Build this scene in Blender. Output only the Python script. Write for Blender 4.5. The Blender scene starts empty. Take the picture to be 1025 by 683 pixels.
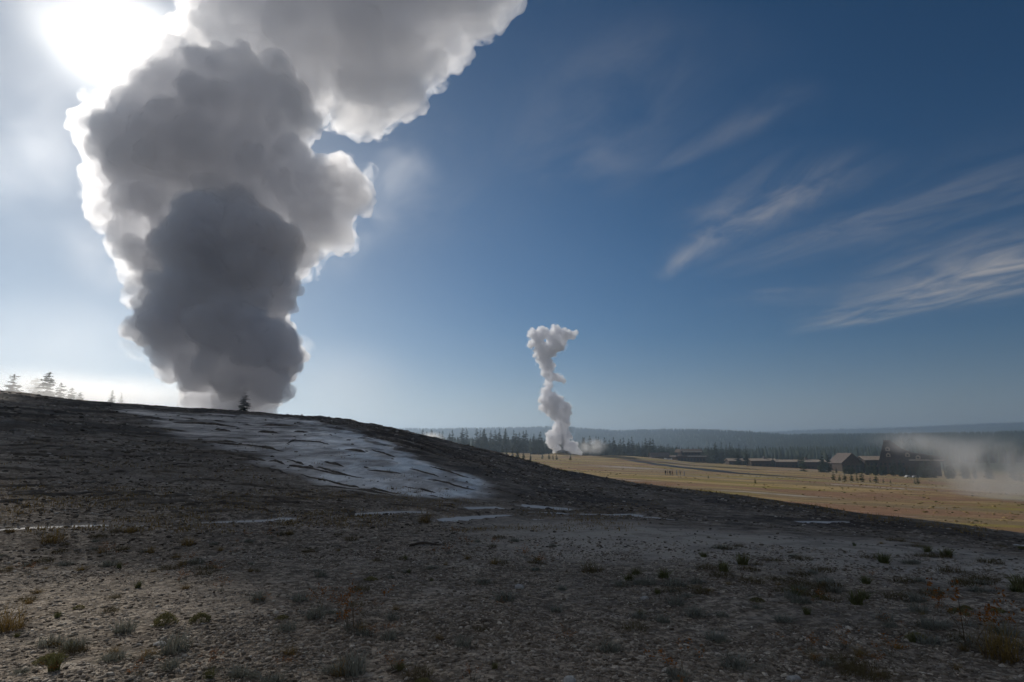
import bpy, bmesh, math, random
import numpy as np
from mathutils import Vector, Matrix
R = math.radians
S = bpy.context.scene
COL = S.collection
random.seed(7); RNG = np.random.default_rng(7)

# ------------------------------------------------------------------ camera
FPX, CX, CY = 569.0, 512.5, 341.5
PITCH = R(11.0)
CAM = np.array([0.0, 0.0, 1.6])
cam_d = bpy.data.cameras.new('camera'); cam = bpy.data.objects.new('camera', cam_d); COL.objects.link(cam)
cam.location = CAM; cam.rotation_euler = (R(90) + PITCH, 0, 0)
cam_d.sensor_width = 36.0; cam_d.lens = 36.0 * FPX / 1025.0
cam_d.clip_start = 0.1; cam_d.clip_end = 60000
S.camera = cam

def ray(px, py):
    x, y = (px - CX) / FPX, (CY - py) / FPX
    return np.array([x, math.cos(PITCH) - y * math.sin(PITCH), math.sin(PITCH) + y * math.cos(PITCH)])
def at(px, py, Y):
    d = ray(px, py)
    return CAM + d * (Y / d[1])

# ------------------------------------------------------------------ sky, sun, exposure
sd = ray(126, 46); sd = sd / np.linalg.norm(sd)
SUN_EL = math.asin(sd[2]); SUN_AZ = math.atan2(sd[0], sd[1])
world = bpy.data.worlds.new('World'); S.world = world; world.use_nodes = True
wt = world.node_tree; wt.nodes.clear()
class NT:
    """small helper to write node trees"""
    def __init__(s, tree): s.t = tree
    def n(s, typ, **kw):
        nd = s.t.nodes.new(typ)
        for k, v in kw.items():
            if k == 'i':
                for kk, vv in v.items(): s.set(nd.inputs[kk], vv)
            else: setattr(nd, k, v)
        return nd
    def set(s, inp, v):
        if isinstance(v, bpy.types.NodeSocket): s.t.links.new(v, inp)
        elif isinstance(v, bpy.types.Node): s.t.links.new(v.outputs[0], inp)
        else: inp.default_value = v
    def m(s, op, a, b=None, c=None, clamp=False):
        nd = s.t.nodes.new('ShaderNodeMath'); nd.operation = op; nd.use_clamp = clamp
        s.set(nd.inputs[0], a)
        if b is not None: s.set(nd.inputs[1], b)
        if c is not None: s.set(nd.inputs[2], c)
        return nd.outputs[0]
    def mr(s, v, a, b, c=0.0, d=1.0, smooth=True):
        nd = s.t.nodes.new('ShaderNodeMapRange'); nd.interpolation_type = 'SMOOTHSTEP' if smooth else 'LINEAR'
        for k, x in zip((0, 1, 2, 3, 4), (v, a, b, c, d)): s.set(nd.inputs[k], x)
        return nd.outputs[0]
    def mix(s, f, a, b, mode='MIX'):
        nd = s.t.nodes.new('ShaderNodeMix'); nd.data_type = 'RGBA'; nd.blend_type = mode
        s.set(nd.inputs[0], f)
        for k, x in ((6, a), (7, b)):
            if isinstance(x, (tuple, list)) and len(x) == 3: x = (*x, 1)
            s.set(nd.inputs[k], x)
        return nd.outputs[2]
    def noise(s, vec, scale, detail=4, rough=0.55, dist=0.0, typ='FBM'):
        nd = s.t.nodes.new('ShaderNodeTexNoise'); nd.noise_type = typ
        if vec is not None: s.set(nd.inputs['Vector'], vec)
        for k, v in (('Scale', scale), ('Detail', detail), ('Roughness', rough), ('Distortion', dist)): s.set(nd.inputs[k], v)
        return nd.outputs[0]
    def vmath(s, op, a, b=None):
        nd = s.t.nodes.new('ShaderNodeVectorMath'); nd.operation = op
        s.set(nd.inputs[0], a)
        if b is not None: s.set(nd.inputs[1], b)
        return nd
W = NT(wt)
sky = W.n('ShaderNodeTexSky', sky_type='NISHITA', sun_disc=False, sun_elevation=SUN_EL, sun_rotation=SUN_AZ,
          altitude=2200.0, air_density=1.0, dust_density=1.8, ozone_density=2.0)
SKY_STRENGTH = 0.05
SKYCOL = W.n('ShaderNodeHueSaturation', i={'Saturation': 1.36, 'Hue': 0.489, 'Color': W.n('ShaderNodeGamma', i={'Color': sky.outputs[0], 'Gamma': 1.45}).outputs[0]}).outputs[0]
SKYCOL = W.n('ShaderNodeVectorMath', operation='SCALE', i={0: SKYCOL, 'Scale': 0.48}).outputs[0]
# high cirrus: streaks in a plane far overhead, each from one end to the other, fibres along its length
wd = W.n('ShaderNodeTexCoord').outputs['Generated']
sp = W.n('ShaderNodeSeparateXYZ', i={0: wd}); zz_ = W.m('MAXIMUM', sp.outputs[2], 0.02)
U, V_ = W.m('DIVIDE', sp.outputs[0], zz_), W.m('DIVIDE', sp.outputs[1], zz_)
def plane_uv(px, py): d = ray(px, py); return d[0] / d[2], d[1] / d[2]
cir = None
for (p0, p1, w0, w1, amt, sd_) in [((655, 285), (822, 165), .04, .22, .95, 1.0), ((796, 338), (1110, 240), .03, .75, 1.35, 5.0), ((745, 292), (820, 289), .06, .10, .35, 9.0), ((700, 280), (1090, 160), .12, .40, .42, 13.0), ((880, 262), (1080, 215), .08, .18, .35, 17.0),
                                   ((640, 178), (800, 92), .03, .10, .34, 21.0), ((560, 200), (680, 30), .30, .22, .26, 25.0), ((690, 300), (1000, 300), .2, .5, .25, 29.0), ((380, 260), (470, 120), .2, .3, .12, 33.0)]:
    (u0, v0), (u1, v1) = plane_uv(*p0), plane_uv(*p1); L2 = (u1 - u0) ** 2 + (v1 - v0) ** 2; L_ = math.sqrt(L2)
    du, dv = W.m('SUBTRACT', U, u0), W.m('SUBTRACT', V_, v0)
    tt = W.m('ADD', W.m('MULTIPLY', du, (u1 - u0) / L2), W.m('MULTIPLY', dv, (v1 - v0) / L2))
    ss = W.m('ADD', W.m('MULTIPLY', du, -(v1 - v0) / L_), W.m('MULTIPLY', dv, (u1 - u0) / L_))
    co = W.n('ShaderNodeCombineXYZ', i={0: W.m('MULTIPLY', tt, L_ * 1.2), 1: W.m('MULTIPLY', ss, 2.3), 2: sd_}).outputs[0]
    nz = W.noise(co, 1.5, 8, 0.60, 0.7)
    wob = W.m('MULTIPLY', W.m('SUBTRACT', W.noise(co, 0.7, 3, .5), 0.5), w1 * 1.2)
    wd_ = W.m('MAXIMUM', W.m('ADD', w0, W.m('MULTIPLY', tt, w1 - w0)), 0.01)
    q = W.m('DIVIDE', W.m('ADD', ss, wob), wd_); g_ = W.m('EXPONENT', W.m('MULTIPLY', W.m('MULTIPLY', q, q), -1.0))
    k_ = W.m('MULTIPLY', W.m('MULTIPLY', g_, W.mr(nz, 0.25, 0.85)), W.m('MULTIPLY', W.mr(tt, -0.05, 0.35), W.mr(tt, 1.15, 0.8)))
    k_ = W.m('MULTIPLY', k_, amt); cir = k_ if cir is None else W.m('MAXIMUM', cir, k_)
cosun = W.m('MAXIMUM', W.n('ShaderNodeVectorMath', operation='DOT_PRODUCT', i={0: wd, 1: tuple(sd)}).outputs['Value'], 0.0)
cbr = W.m('ADD', 8.0, W.m('MULTIPLY', W.m('POWER', cosun, 6.0), 9.0))                      # thin ice scatters the sun forward
CC = W.n('ShaderNodeVectorMath', operation='SCALE', i={0: (1.0, 0.94, 0.92), 'Scale': cbr}).outputs[0]
SKYCOL = W.mix(W.m('MULTIPLY', cir, 0.78), SKYCOL, CC)
# smoky lower air: the sky loses its blue towards the horizon
ez = W.m('MAXIMUM', sp.outputs[2], 0.0)
lum = W.n('ShaderNodeRGBToBW', i={0: SKYCOL}).outputs[0]
warm = W.n('ShaderNodeVectorMath', operation='SCALE', i={0: (1.06, 1.0, 0.92), 'Scale': lum}).outputs[0]
SKYCOL = W.mix(W.m('ADD', W.m('MULTIPLY', W.m('EXPONENT', W.m('MULTIPLY', ez, -5.2)), 0.80), W.m('MULTIPLY', W.m('POWER', cosun, 8.0), 0.55), clamp=True), SKYCOL, warm)
# unseen bright cloud added behind the camera and overhead to fill the shaded ground
cz = W.m('MULTIPLY', W.mr(sp.outputs[1], 0.15, -0.35), W.mr(sp.outputs[2], 0.02, 0.2))
cz = W.m('MAXIMUM', cz, W.mr(sp.outputs[2], 0.80, 0.93))
cn = W.mr(W.noise(W.n('ShaderNodeCombineXYZ', i={0: W.m('MULTIPLY', sp.outputs[0], 2.0), 1: W.m('MULTIPLY', sp.outputs[1], 2.0), 2: sp.outputs[2]}).outputs[0], 1.6, 6, 0.6, 0.4), 0.36, 0.60)
SKYCOL = W.mix(W.m('MULTIPLY', W.m('MULTIPLY', cz, cn), 0.85), SKYCOL, (5.6, 5.55, 5.6))
bg = W.n('ShaderNodeBackground', i={'Color': SKYCOL, 'Strength': SKY_STRENGTH})
W.n('ShaderNodeOutputWorld', i={'Surface': bg.outputs[0]})

sun_d = bpy.data.lights.new('sun', 'SUN'); sun_d.energy = 3.0; sun_d.angle = R(0.5); sun_d.color = (1.0, 0.93, 0.83)
sun = bpy.data.objects.new('sun', sun_d); COL.objects.link(sun)
sun.rotation_euler = Vector(-sd).to_track_quat('-Z', 'Y').to_euler()
sun.location = (-40, 60, 80)

S.view_settings.view_transform = 'Standard'; S.view_settings.look = 'None'
S.view_settings.exposure = 0.0; S.view_settings.gamma = 1.0; S.view_settings.use_curve_mapping = False
S.render.engine = 'CYCLES'
cy = S.cycles
cy.use_adaptive_sampling = True; cy.adaptive_threshold = 0.03; cy.adaptive_min_samples = 16
cy.use_denoising = True; cy.denoiser = 'OPENIMAGEDENOISE'
cy.max_bounces = 12; cy.diffuse_bounces = 2; cy.glossy_bounces = 2; cy.transmission_bounces = 4
cy.volume_bounces = 12; cy.transparent_max_bounces = 16
cy.volume_step_rate = 1.0; cy.volume_max_steps = 256
cy.sample_clamp_indirect = 6.0
cy.caustics_reflective = False; cy.caustics_refractive = False

# ------------------------------------------------------------------ helpers
def tag(o, label=None, cat=None, group=None, kind=None):
    if label: o['label'] = label
    if cat: o['category'] = cat
    if group: o['group'] = group
    if kind: o['kind'] = kind
    return o
def link(name, me, mat=None, parent=None, smooth=False):
    o = bpy.data.objects.new(name, me); COL.objects.link(o)
    if mat is not None and len(me.materials) == 0: me.materials.append(mat)
    if parent is not None: o.parent = parent
    if smooth: me.polygons.foreach_set('use_smooth', np.ones(len(me.polygons), bool))
    return o
def empty(name, loc, rz=0.0):
    o = bpy.data.objects.new(name, None); COL.objects.link(o); o.location = loc; o.rotation_euler = (0, 0, rz)
    o.empty_display_size = 0.5
    return o
def mesh_np(name, v, f):
    """v (n,3), f (m,k) all the same size k, or a list of such arrays"""
    me = bpy.data.meshes.new(name)
    fs = f if isinstance(f, list) else [f]
    fs = [np.asarray(a, np.int32) for a in fs if len(a)]
    nl = sum(a.size for a in fs); nf = sum(len(a) for a in fs)
    me.vertices.add(len(v)); me.vertices.foreach_set('co', np.asarray(v, np.float32).ravel())
    me.loops.add(nl); me.loops.foreach_set('vertex_index', np.concatenate([a.ravel() for a in fs]))
    me.polygons.add(nf)
    tot = np.concatenate([np.full(len(a), a.shape[1], np.int32) for a in fs])
    me.polygons.foreach_set('loop_start', np.concatenate([[0], np.cumsum(tot)[:-1]]).astype(np.int32))
    me.update(calc_edges=True)
    return me
def attr(me, name, vals):
    a = me.attributes.new(name, 'FLOAT', 'POINT'); a.data.foreach_set('value', np.asarray(vals, np.float32))
def copy_tree(o, parent=None):
    c = o.copy(); COL.objects.link(c)
    if parent is not None: c.parent = parent
    for ch in [x for x in o.children]: copy_tree(ch, c)
    return c
def sst(a, b, x):
    t = np.clip((np.asarray(x, float) - a) / (b - a), 0, 1); return t * t * (3 - 2 * t)
def _h(ix, iy, seed):
    n = (ix.astype(np.int64) * 374761393 + iy.astype(np.int64) * 668265263 + seed * 974634777) & 0xffffffff
    n = ((n ^ (n >> 13)) * 1274126177) & 0xffffffff
    return ((n ^ (n >> 16)) & 0xffffff) / float(0xffffff)
def vnoise(x, y, seed=0):
    x = np.asarray(x, float); y = np.asarray(y, float)
    ix, iy = np.floor(x), np.floor(y); fx, fy = x - ix, y - iy
    fx = fx * fx * fx * (fx * (fx * 6 - 15) + 10); fy = fy * fy * fy * (fy * (fy * 6 - 15) + 10)
    a, b = _h(ix, iy, seed), _h(ix + 1, iy, seed); c, d = _h(ix, iy + 1, seed), _h(ix + 1, iy + 1, seed)
    return (a + (b - a) * fx) * (1 - fy) + (c + (d - c) * fx) * fy
def fbm(x, y, seed=0, oct=4, gain=0.5):
    s, a, t = 0.0, 1.0, 0.0
    for k in range(oct):
        s = s + a * (vnoise(x * 2 ** k + 17.3 * k, y * 2 ** k - 9.1 * k, seed + k) * 2 - 1); t += a; a *= gain
    return s / t
def new_mat(name):
    m = bpy.data.materials.new(name); m.use_nodes = True
    t = m.node_tree; t.nodes.clear()
    return m, NT(t)
def simple_mat(name, col, col2=None, scale=3.0, rough=0.85, spec=0.25, bump=0.0, detail=4):
    """a matt material whose colour wanders between two real surface colours"""
    m, T = new_mat(name)
    tc = T.n('ShaderNodeTexCoord').outputs['Object']
    nz = T.noise(tc, scale, detail, 0.6)
    c = T.mix(T.mr(nz, 0.35, 0.65), col, col2 or tuple(x * 0.6 for x in col))
    p = T.n('ShaderNodeBsdfPrincipled', i={'Base Color': c, 'Roughness': rough, 'Specular IOR Level': spec})
    if bump:
        b = T.n('ShaderNodeBump', i={'Strength': bump, 'Height': nz, 'Distance': 0.05}); T.set(p.inputs['Normal'], b.outputs[0])
    T.n('ShaderNodeOutputMaterial', i={'Surface': p.outputs[0]})
    return m
def ico(sub):
    bm = bmesh.new(); bmesh.ops.create_icosphere(bm, subdivisions=sub, radius=1.0)
    v = np.array([x.co[:] for x in bm.verts]); f = np.array([[a.index for a in p.verts] for p in bm.faces]); bm.free()
    return v, f
# ------------------------------------------------------------------ terrain
# the crest of the mound / edge of the near bench: (photo column, row, distance)
CREST = [(-900, 330, 60), (-400, 345, 85), (-150, 372, 105), (0, 393, 115), (60, 400, 125), (120, 406, 140), (235, 413, 150), (330, 419, 132),
         (400, 431, 108), (470, 448, 86), (520, 460, 70), (560, 471, 58), (640, 485, 43), (740, 498, 33), (850, 515, 25.5), (1025, 539, 19.0), (1300, 560, 14), (1800, 600, 10)]
_ca, _cr, _cz = [], [], []
for px, py, Y in CREST:
    p = at(px, py, Y); _ca.append(math.atan2(p[0], p[1])); _cr.append(math.hypot(p[0], p[1])); _cz.append(p[2])
_aa = np.linspace(-math.pi, math.pi, 1441)
def _sm(v, n=9):
    k = np.hanning(2 * n + 1); k /= k.sum(); return np.convolve(np.pad(v, n, mode='edge'), k, mode='valid')
CR = _sm(np.interp(_aa, _ca, _cr)); CZ = _sm(np.interp(_aa, _ca, _cz))
def meadow(x, y):
    z = -5.6 - 0.048 * x + 0.0069 * y
    z = np.where(x < 0, -5.6 - 0.02 * x + 0.0069 * y, z)
    z = np.clip(z, -30, 6)
    z = z + 1.2 * fbm(x / 90.0, y / 90.0, 41, 3) * sst(60, 160, np.hypot(x, y))
    # low rise left of the lodge and the cone of the far geyser
    z = z + 4.0 * np.exp(-(((x - 115) / 60.0) ** 2 + ((y - 560) / 45.0) ** 2))
    z = z + 3.6 * np.exp(-(((x - 53) / 16.0) ** 2 + ((y - 600) / 16.0) ** 2)) + 1.6 * np.exp(-(((x - 53) / 4.0) ** 2 + ((y - 600) / 4.0) ** 2))
    return z
STREAMS = [  # centre lines of the shallow pale runoff channels (photo points) and half width in metres
    ([(-40, 528), (30, 526), (60, 525.5), (100, 525), (150, 524)], 0.15), ([(190, 523), (240, 520), (296, 517)], 0.15),
    ([(355, 513.5), (395, 511.5), (432, 511.5)], 0.28), ([(440, 519.5), (470, 516.5), (513, 514)], 0.26), ([(468, 507.5), (504, 507)], 0.40),
    ([(521, 504), (546, 506.5), (572, 508)], 0.34), ([(529, 511.5), (569, 512.5)], 0.20), ([(533, 518), (566, 520.5)], 0.16), ([(579, 513), (610, 514), (640, 513.5)], 0.24),
    ([(642, 515.5), (680, 520), (718, 524.7)], 0.30), ([(716, 519), (765, 523)], 0.40), ([(799, 521), (856, 521.5)], 0.30), ([(880, 537), (940, 540), (1060, 545)], 0.34), ([(700, 531), (760, 536)], 0.2),
]
def base_h(x, y):
    x = np.asarray(x, float); y = np.asarray(y, float)
    r = np.hypot(x, y) + 1e-6; a = np.arctan2(x, y)
    rc = np.interp(a, _aa, CR); zc = np.interp(a, _aa, CZ)
    rf = np.minimum(12.5, rc * 0.62)
    zf = -0.22
    z0 = zf * sst(0, 1, r / rf)
    t = np.clip((r - rf) / (rc - rf), 0, 1)
    s = 0.72 * t + 0.28 * (1 - (1 - t) ** 2)
    zm = zf + (zc - zf) * s
    z = np.where(r < rf, z0, zm)
    # beyond the crest: round over and fall to the meadow (the mound's own top is broad)
    mound = sst(4, 9, zc)
    L = 26 + 90 * mound
    w = sst(0, 1, (r - rc - 30 * mound) / L)
    zt = zc + 0.10 * (zc > 0) - 0.004 * np.clip(r - rc, 0, 200)
    zb = zt * (1 - w) + meadow(x, y) * w
    return np.where(r > rc, zb, z), r, a, rc, t, w
def hills(x, y):
    """forested plateaus round the basin, as (height, mask)"""
    r = np.hypot(x, y); px = np.where(y > 1, x / np.maximum(y, 1) * 569 * 1.02 + 512.5, np.where(x > 0, 3000, -2000))
    k1 = np.interp(px, [-900, 0, 300, 430, 520, 560, 640, 700, 740, 790, 900, 1025, 1300, 2200], [120, 130, 140, 132, 152, 160, 142, 120, 96, 64, 60, 62, 70, 80])
    n0 = np.interp(px, [620, 800], [2300, 1150]); n1 = np.interp(px, [620, 800], [4100, 2300])
    k2 = np.interp(px, [-900, 400, 640, 740, 800, 850, 930, 1025, 1300, 2200], [60, 60, 165, 185, 205, 212, 222, 240, 260, 260])
    n = fbm(x / 700.0, y / 700.0, 60, 4)
    h1 = k1 * sst(0, 1, (r - n0) / (n1 - n0)) * (1 + 0.06 * n) + 7 * n * sst(1400, 2600, r)
    h2 = (k2 - k1 * 0.9) * sst(4200, 6500, r) * (1 + 0.05 * fbm(x / 1100.0, y / 1100.0, 66, 3))
    return h1 + np.clip(h2, 0, None)
def smooth_h(x, y):
    z, r, a, rc, t, w = base_h(x, y)
    far = sst(700, 1000, r)
    z = z * (1 - far) + far * np.maximum(z, -14.0)
    return z + hills(x, y)
def stream_mask(x, y):
    m = np.zeros_like(np.asarray(x, float))
    near = np.hypot(x, y) < 45
    if not np.any(near): return m
    xs, ys = np.asarray(x)[near], np.asarray(y)[near]
    wob = 0.22 * fbm(xs * 0.9, ys * 0.9, 5, 3)
    mm = np.zeros_like(xs)
    for pts, hw in STREAM_XY:
        for (x0, y0), (x1, y1) in zip(pts[:-1], pts[1:]):
            dx, dy = x1 - x0, y1 - y0; l2 = dx * dx + dy * dy
            u = np.clip(((xs - x0) * dx + (ys - y0) * dy) / l2, 0, 1)
            d = np.hypot(xs - x0 - u * dx, ys - y0 - u * dy)
            mm = np.maximum(mm, 1 - sst(0.4, 1.25, d / hw * (1 + wob)))
    m[near] = mm
    return m
def hit(px, py, h=None):
    """where the ray through a photo point meets the smooth ground"""
    d = ray(px, py); d = d / math.hypot(d[0], d[1])
    rs = np.geomspace(2.0, 1500, 4000)
    P = CAM[None] + d[None] * rs[:, None]
    zz = smooth_h(P[:, 0], P[:, 1])
    k = np.argmax(P[:, 2] < zz)
    return P[k] if P[k, 2] < zz[k] else None
STREAM_XY = []
for pts, hw in STREAMS:
    STREAM_XY.append(([tuple(hit(*p)[:2]) for p in pts], hw))
# the pale silica apron on the mound, outlined where it lies on the slope
SINTER_PX = [(120, 408), (170, 413), (240, 415), (310, 421), (350, 430), (395, 446), (440, 467), (492, 480), (516, 489), (482, 498), (420, 500), (370, 496), (330, 488), (290, 474), (250, 458), (200, 444), (170, 430), (120, 412)]
_pp = []
for px, py in SINTER_PX:
    q = hit(px, py)
    if q is None: q = at(px, py, 150.0)
    _pp.append((math.atan2(q[0], q[1]), math.log(math.hypot(q[0], q[1]))))
def poly_sd(x, y, P):
    """signed distance (negative inside) to a polygon"""
    d = np.full(x.shape, 1e9); ins = np.zeros(x.shape, bool)
    n = len(P)
    for i in range(n):
        x0, y0 = P[i]; x1, y1 = P[(i + 1) % n]
        dx, dy = x1 - x0, y1 - y0
        u = np.clip(((x - x0) * dx + (y - y0) * dy) / (dx * dx + dy * dy + 1e-12), 0, 1)
        d = np.minimum(d, np.hypot(x - x0 - u * dx, y - y0 - u * dy))
        c = ((y0 > y) != (y1 > y)) & (x < (x1 - x0) * (y - y0) / (y1 - y0 + 1e-12) + x0)
        ins ^= c
    return np.where(ins, -d, d)
SINTER_XY = [(math.exp(l) * math.sin(a), math.exp(l) * math.cos(a)) for a, l in _pp]

def full_h(x, y, masks=False):
    z, r, a, rc, t, w = base_h(x, y)
    far = sst(700, 1000, r)
    near_mound = (r > 11) & (r < rc + 40) & (np.abs(a) < 1.5)
    sin_m = np.zeros_like(z)
    if np.any(near_mound):
        xs, ys = x[near_mound], y[near_mound]
        sdv = poly_sd(xs, ys, SINTER_XY)
        scale = np.clip(r[near_mound] * 0.03, 0.4, 5)
        sdv = sdv / scale + 1.5 * fbm(xs / 3.0, ys / 3.0, 21, 5) + 0.8 * fbm(xs / 14.0, ys / 14.0, 25, 3)
        sin_m[near_mound] = 1 - sst(-0.95, 0.5, sdv)
    slope_zone = sst(0.02, 0.25, t) * (1 - sst(0, 0.5, w))
    # terracettes: low irregular steps that follow the contours
    wz = 17.0 * np.sqrt(t) + 1.1 * fbm(x / 20.0, r / 14.0, 31, 4) + 0.22 * fbm(x / 3.2, y / 3.2, 35, 3)
    fr = wz - np.floor(wz)
    step = (sst(0.0, 0.10, fr) - fr)                                # a quick riser, a long gentle tread
    rough_amt = 0.08 + 0.92 * sst(-0.25, 0.12, fbm(x / 7.0, y / 7.0, 77, 3))
    hi_ = sst(0.3, 5.0, np.interp(a, _aa, CZ))
    slope_zone = slope_zone * (0.15 + 0.85 * hi_)
    ledge = (0.10 + 0.42 * t) * step * slope_zone * rough_amt * (1 - 0.2 * sin_m)
    bumps = 0.17 * fbm(x / 2.2, y / 2.2, 51, 4) * slope_zone * (1 - 0.6 * sin_m) * np.clip(r / 30, 0.3, 1.5)
    hum = (0.035 * fbm(x / 1.1, y / 1.1, 52, 4) + 0.09 * fbm(x / 5.0, y / 5.0, 53, 3)) * (1 - sst(60, 160, r))
    sm = stream_mask(x, y)
    sk = 1 - 0.96 * sst(0, .4, sm)
    z2 = z + (ledge + bumps) * sk + hum * (1 - 0.92 * sm) - 0.15 * sm
    z2 = z2 * (1 - far) + far * np.maximum(z2, -14.0)
    z2 = z2 + hills(x, y)
    if not masks: return z2
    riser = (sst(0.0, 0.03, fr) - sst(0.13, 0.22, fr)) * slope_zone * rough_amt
    mound = sst(0.02, 0.2, t) * (1 - sst(0, 0.5, w))
    mead = sst(0.35, 0.7, w)
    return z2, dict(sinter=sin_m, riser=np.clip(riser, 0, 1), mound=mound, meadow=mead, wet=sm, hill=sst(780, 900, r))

def ground_mesh():
    az = np.concatenate([np.linspace(-math.pi, R(-62), 90)[:-1], np.linspace(R(-62), R(58), 1080), np.linspace(R(58), math.pi, 90)[1:]])
    az = az[:-1]                                                     # wraps round
    r = [0.25, 0.8, 1.6, 2.3, 2.8]
    while r[-1] < 16: r.append(r[-1] + max(0.02, r[-1] ** 2 / 910 * 1.15))
    while r[-1] < 165: r.append(r[-1] * 1.0052)
    while r[-1] < 16000: r.append(r[-1] * 1.02)
    r = np.array(r); na, nr = len(az), len(r)
    A, Q = np.meshgrid(az, r)
    X, Y = (Q * np.sin(A)).ravel(), (Q * np.cos(A)).ravel()
    Z, mk = full_h(X, Y, True)
    i = np.arange(nr - 1)[:, None] * na; j = np.arange(na)[None]
    j2 = (j + 1) % na
    f = np.stack([i + j, i + na + j, i + na + j2, i + j2], -1).reshape(-1, 4)[:, ::-1]
    v = np.stack([X, Y, Z], 1)
    v = np.vstack([v, [[0, 0, 0]]])
    c = len(v) - 1
    jj = np.arange(na); tri = np.stack([np.full(na, c), (jj + 1) % na, jj], -1)
    me = mesh_np('ground', v, [f, tri])
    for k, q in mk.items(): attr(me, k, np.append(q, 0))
    return me
def ground_mat():
    m, T = new_mat('ground')
    g = T.n('ShaderNodeNewGeometry').outputs['Position']
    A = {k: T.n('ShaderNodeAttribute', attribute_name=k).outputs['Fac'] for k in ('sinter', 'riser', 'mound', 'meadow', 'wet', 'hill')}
    n1 = T.noise(g, 0.35, 5, 0.6); n2 = T.noise(g, 6.0, 5, 0.65); n3 = T.noise(g, 26.0, 4, 0.6); n0 = T.noise(g, 0.06, 4, 0.55)
    vor = T.n('ShaderNodeTexVoronoi', feature='F1', i={'Vector': g, 'Scale': 22.0, 'Randomness': 1.0})
    vr = T.n('ShaderNodeSeparateColor', i={'Color': vor.outputs['Color']}).outputs[0]
    # gravel flat: grey silica chips with brown earth between
    grav = T.mix(T.mr(vr, 0.1, 0.95), (0.156, 0.121, 0.089), (0.416, 0.348, 0.269))
    grav = T.mix(T.mr(n2, 0.42, 0.66), grav, (0.100, 0.080, 0.060))
    grav = T.mix(T.m('MULTIPLY', T.mr(n1, 0.5, 0.72), 0.55), grav, (0.353, 0.306, 0.251))
    # a washed, stoneless pale strip below the runoff on the right
    gl = T.vmath('LENGTH', g).outputs['Value']; gx_ = T.n('ShaderNodeSeparateXYZ', i={0: g}).outputs[0]
    flat = T.m('MULTIPLY', T.m('MULTIPLY', T.mr(T.m('ADD', gl, T.m('MULTIPLY', n1, 2.0)), 10.5, 12.0), T.mr(gl, 17.5, 14.5)), T.mr(gx_, -3.0, 2.0))
    grav = T.mix(T.m('MULTIPLY', flat, 0.85), grav, (0.445, 0.400, 0.342))
    # dark crusted mound
    mnd = T.mix(T.mr(n2, 0.35, 0.7), (0.114, 0.092, 0.073), (0.323, 0.269, 0.211))
    mnd = T.mix(T.m('MULTIPLY', T.mr(n1, 0.5, 0.7), 0.5), mnd, (0.331, 0.285, 0.231))
    mnd = T.mix(T.m('MULTIPLY', T.mr(n3, 0.55, 0.75), 0.5), mnd, (0.444, 0.387, 0.320))
    c = T.mix(T.m('MULTIPLY', T.m('MULTIPLY', A['mound'], T.mr(n0, 0.25, 0.55, 0.75, 1.0)), T.m('SUBTRACT', 1.0, T.m('MULTIPLY', flat, 0.9))), grav, mnd)
    n15 = T.noise(T.n('ShaderNodeMapping', i={'Vector': g, 'Scale': (0.7, 1.0, 1.6)}).outputs[0], 1.7, 6, 0.68)
    c = T.mix(T.m('MULTIPLY', T.mr(n15, 0.52, 0.40), T.m('ADD', 0.30, T.m('MULTIPLY', A['mound'], 0.35))), c, (0.061, 0.051, 0.041))
    c = T.mix(T.m('MULTIPLY', T.mr(n15, 0.56, 0.68), 0.6), c, (0.483, 0.423, 0.348))
    # pale silica apron, streaked down the slope
    st = T.n('ShaderNodeMapping', i={'Vector': g, 'Rotation': (0, 0, R(-25)), 'Scale': (1.0, 0.25, 4.0)}).outputs[0]
    ns = T.noise(st, 1.6, 6, 0.65)
    sil = T.mix(T.mr(ns, 0.38, 0.68), (0.46, 0.425, 0.385), (0.82, 0.77, 0.71))
    sil = T.mix(T.m('MULTIPLY', T.mr(n2, 0.52, 0.72), 0.45), sil, (0.16, 0.14, 0.12))
    sf = T.m('MULTIPLY', A['sinter'], T.mr(T.m('ADD', ns, T.m('MULTIPLY', n1, 0.6)), 0.46, 0.66, 0.45, 1.0))
    c = T.mix(sf, c, sil)
    c = T.mix(T.m('MULTIPLY', A['riser'], T.mr(n1, 0.3, 0.6, 0.5, 1.0)), c, (0.055, 0.047, 0.039))  # step shadow put into the colour of the ledge risers
    # step shadows painted as thin dark crack and ledge lines along the contours
    cv = T.n('ShaderNodeMapping', i={'Vector': g, 'Scale': (0.03, 0.03, 0.40)}).outputs[0]
    ck = T.m('ABSOLUTE', T.m('SUBTRACT', T.noise(cv, 1.5, 6, 0.6), 0.5)); ck = T.mr(ck, 0.080, 0.03)
    cv2 = T.n('ShaderNodeMapping', i={'Vector': g, 'Location': (5, 9, 0), 'Scale': (0.07, 0.07, 0.85)}).outputs[0]
    ck2 = T.mr(T.m('ABSOLUTE', T.m('SUBTRACT', T.noise(cv2, 1.5, 6, 0.62), 0.5)), 0.085, 0.03)
    ckm = T.mr(T.noise(g, 0.11, 4, 0.6), 0.40, 0.58)
    ck = T.m('MULTIPLY', T.m('MULTIPLY', T.m('MAXIMUM', ck, T.m('MULTIPLY', ck2, 0.8)), ckm), T.m('MULTIPLY', A['mound'], 0.9))
    c = T.mix(ck, c, (0.065, 0.055, 0.046))
    # runoff: pale wet margin
    c = T.mix(T.m('MULTIPLY', A['wet'], 0.85), c, (0.50, 0.47, 0.43))
    # far meadow: bands of dry grass, reddish and green strips, grey silica
    mp = T.n('ShaderNodeMapping', i={'Vector': g, 'Rotation': (0, 0, R(18)), 'Scale': (0.010, 0.045, 0.0)}).outputs[0]
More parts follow.
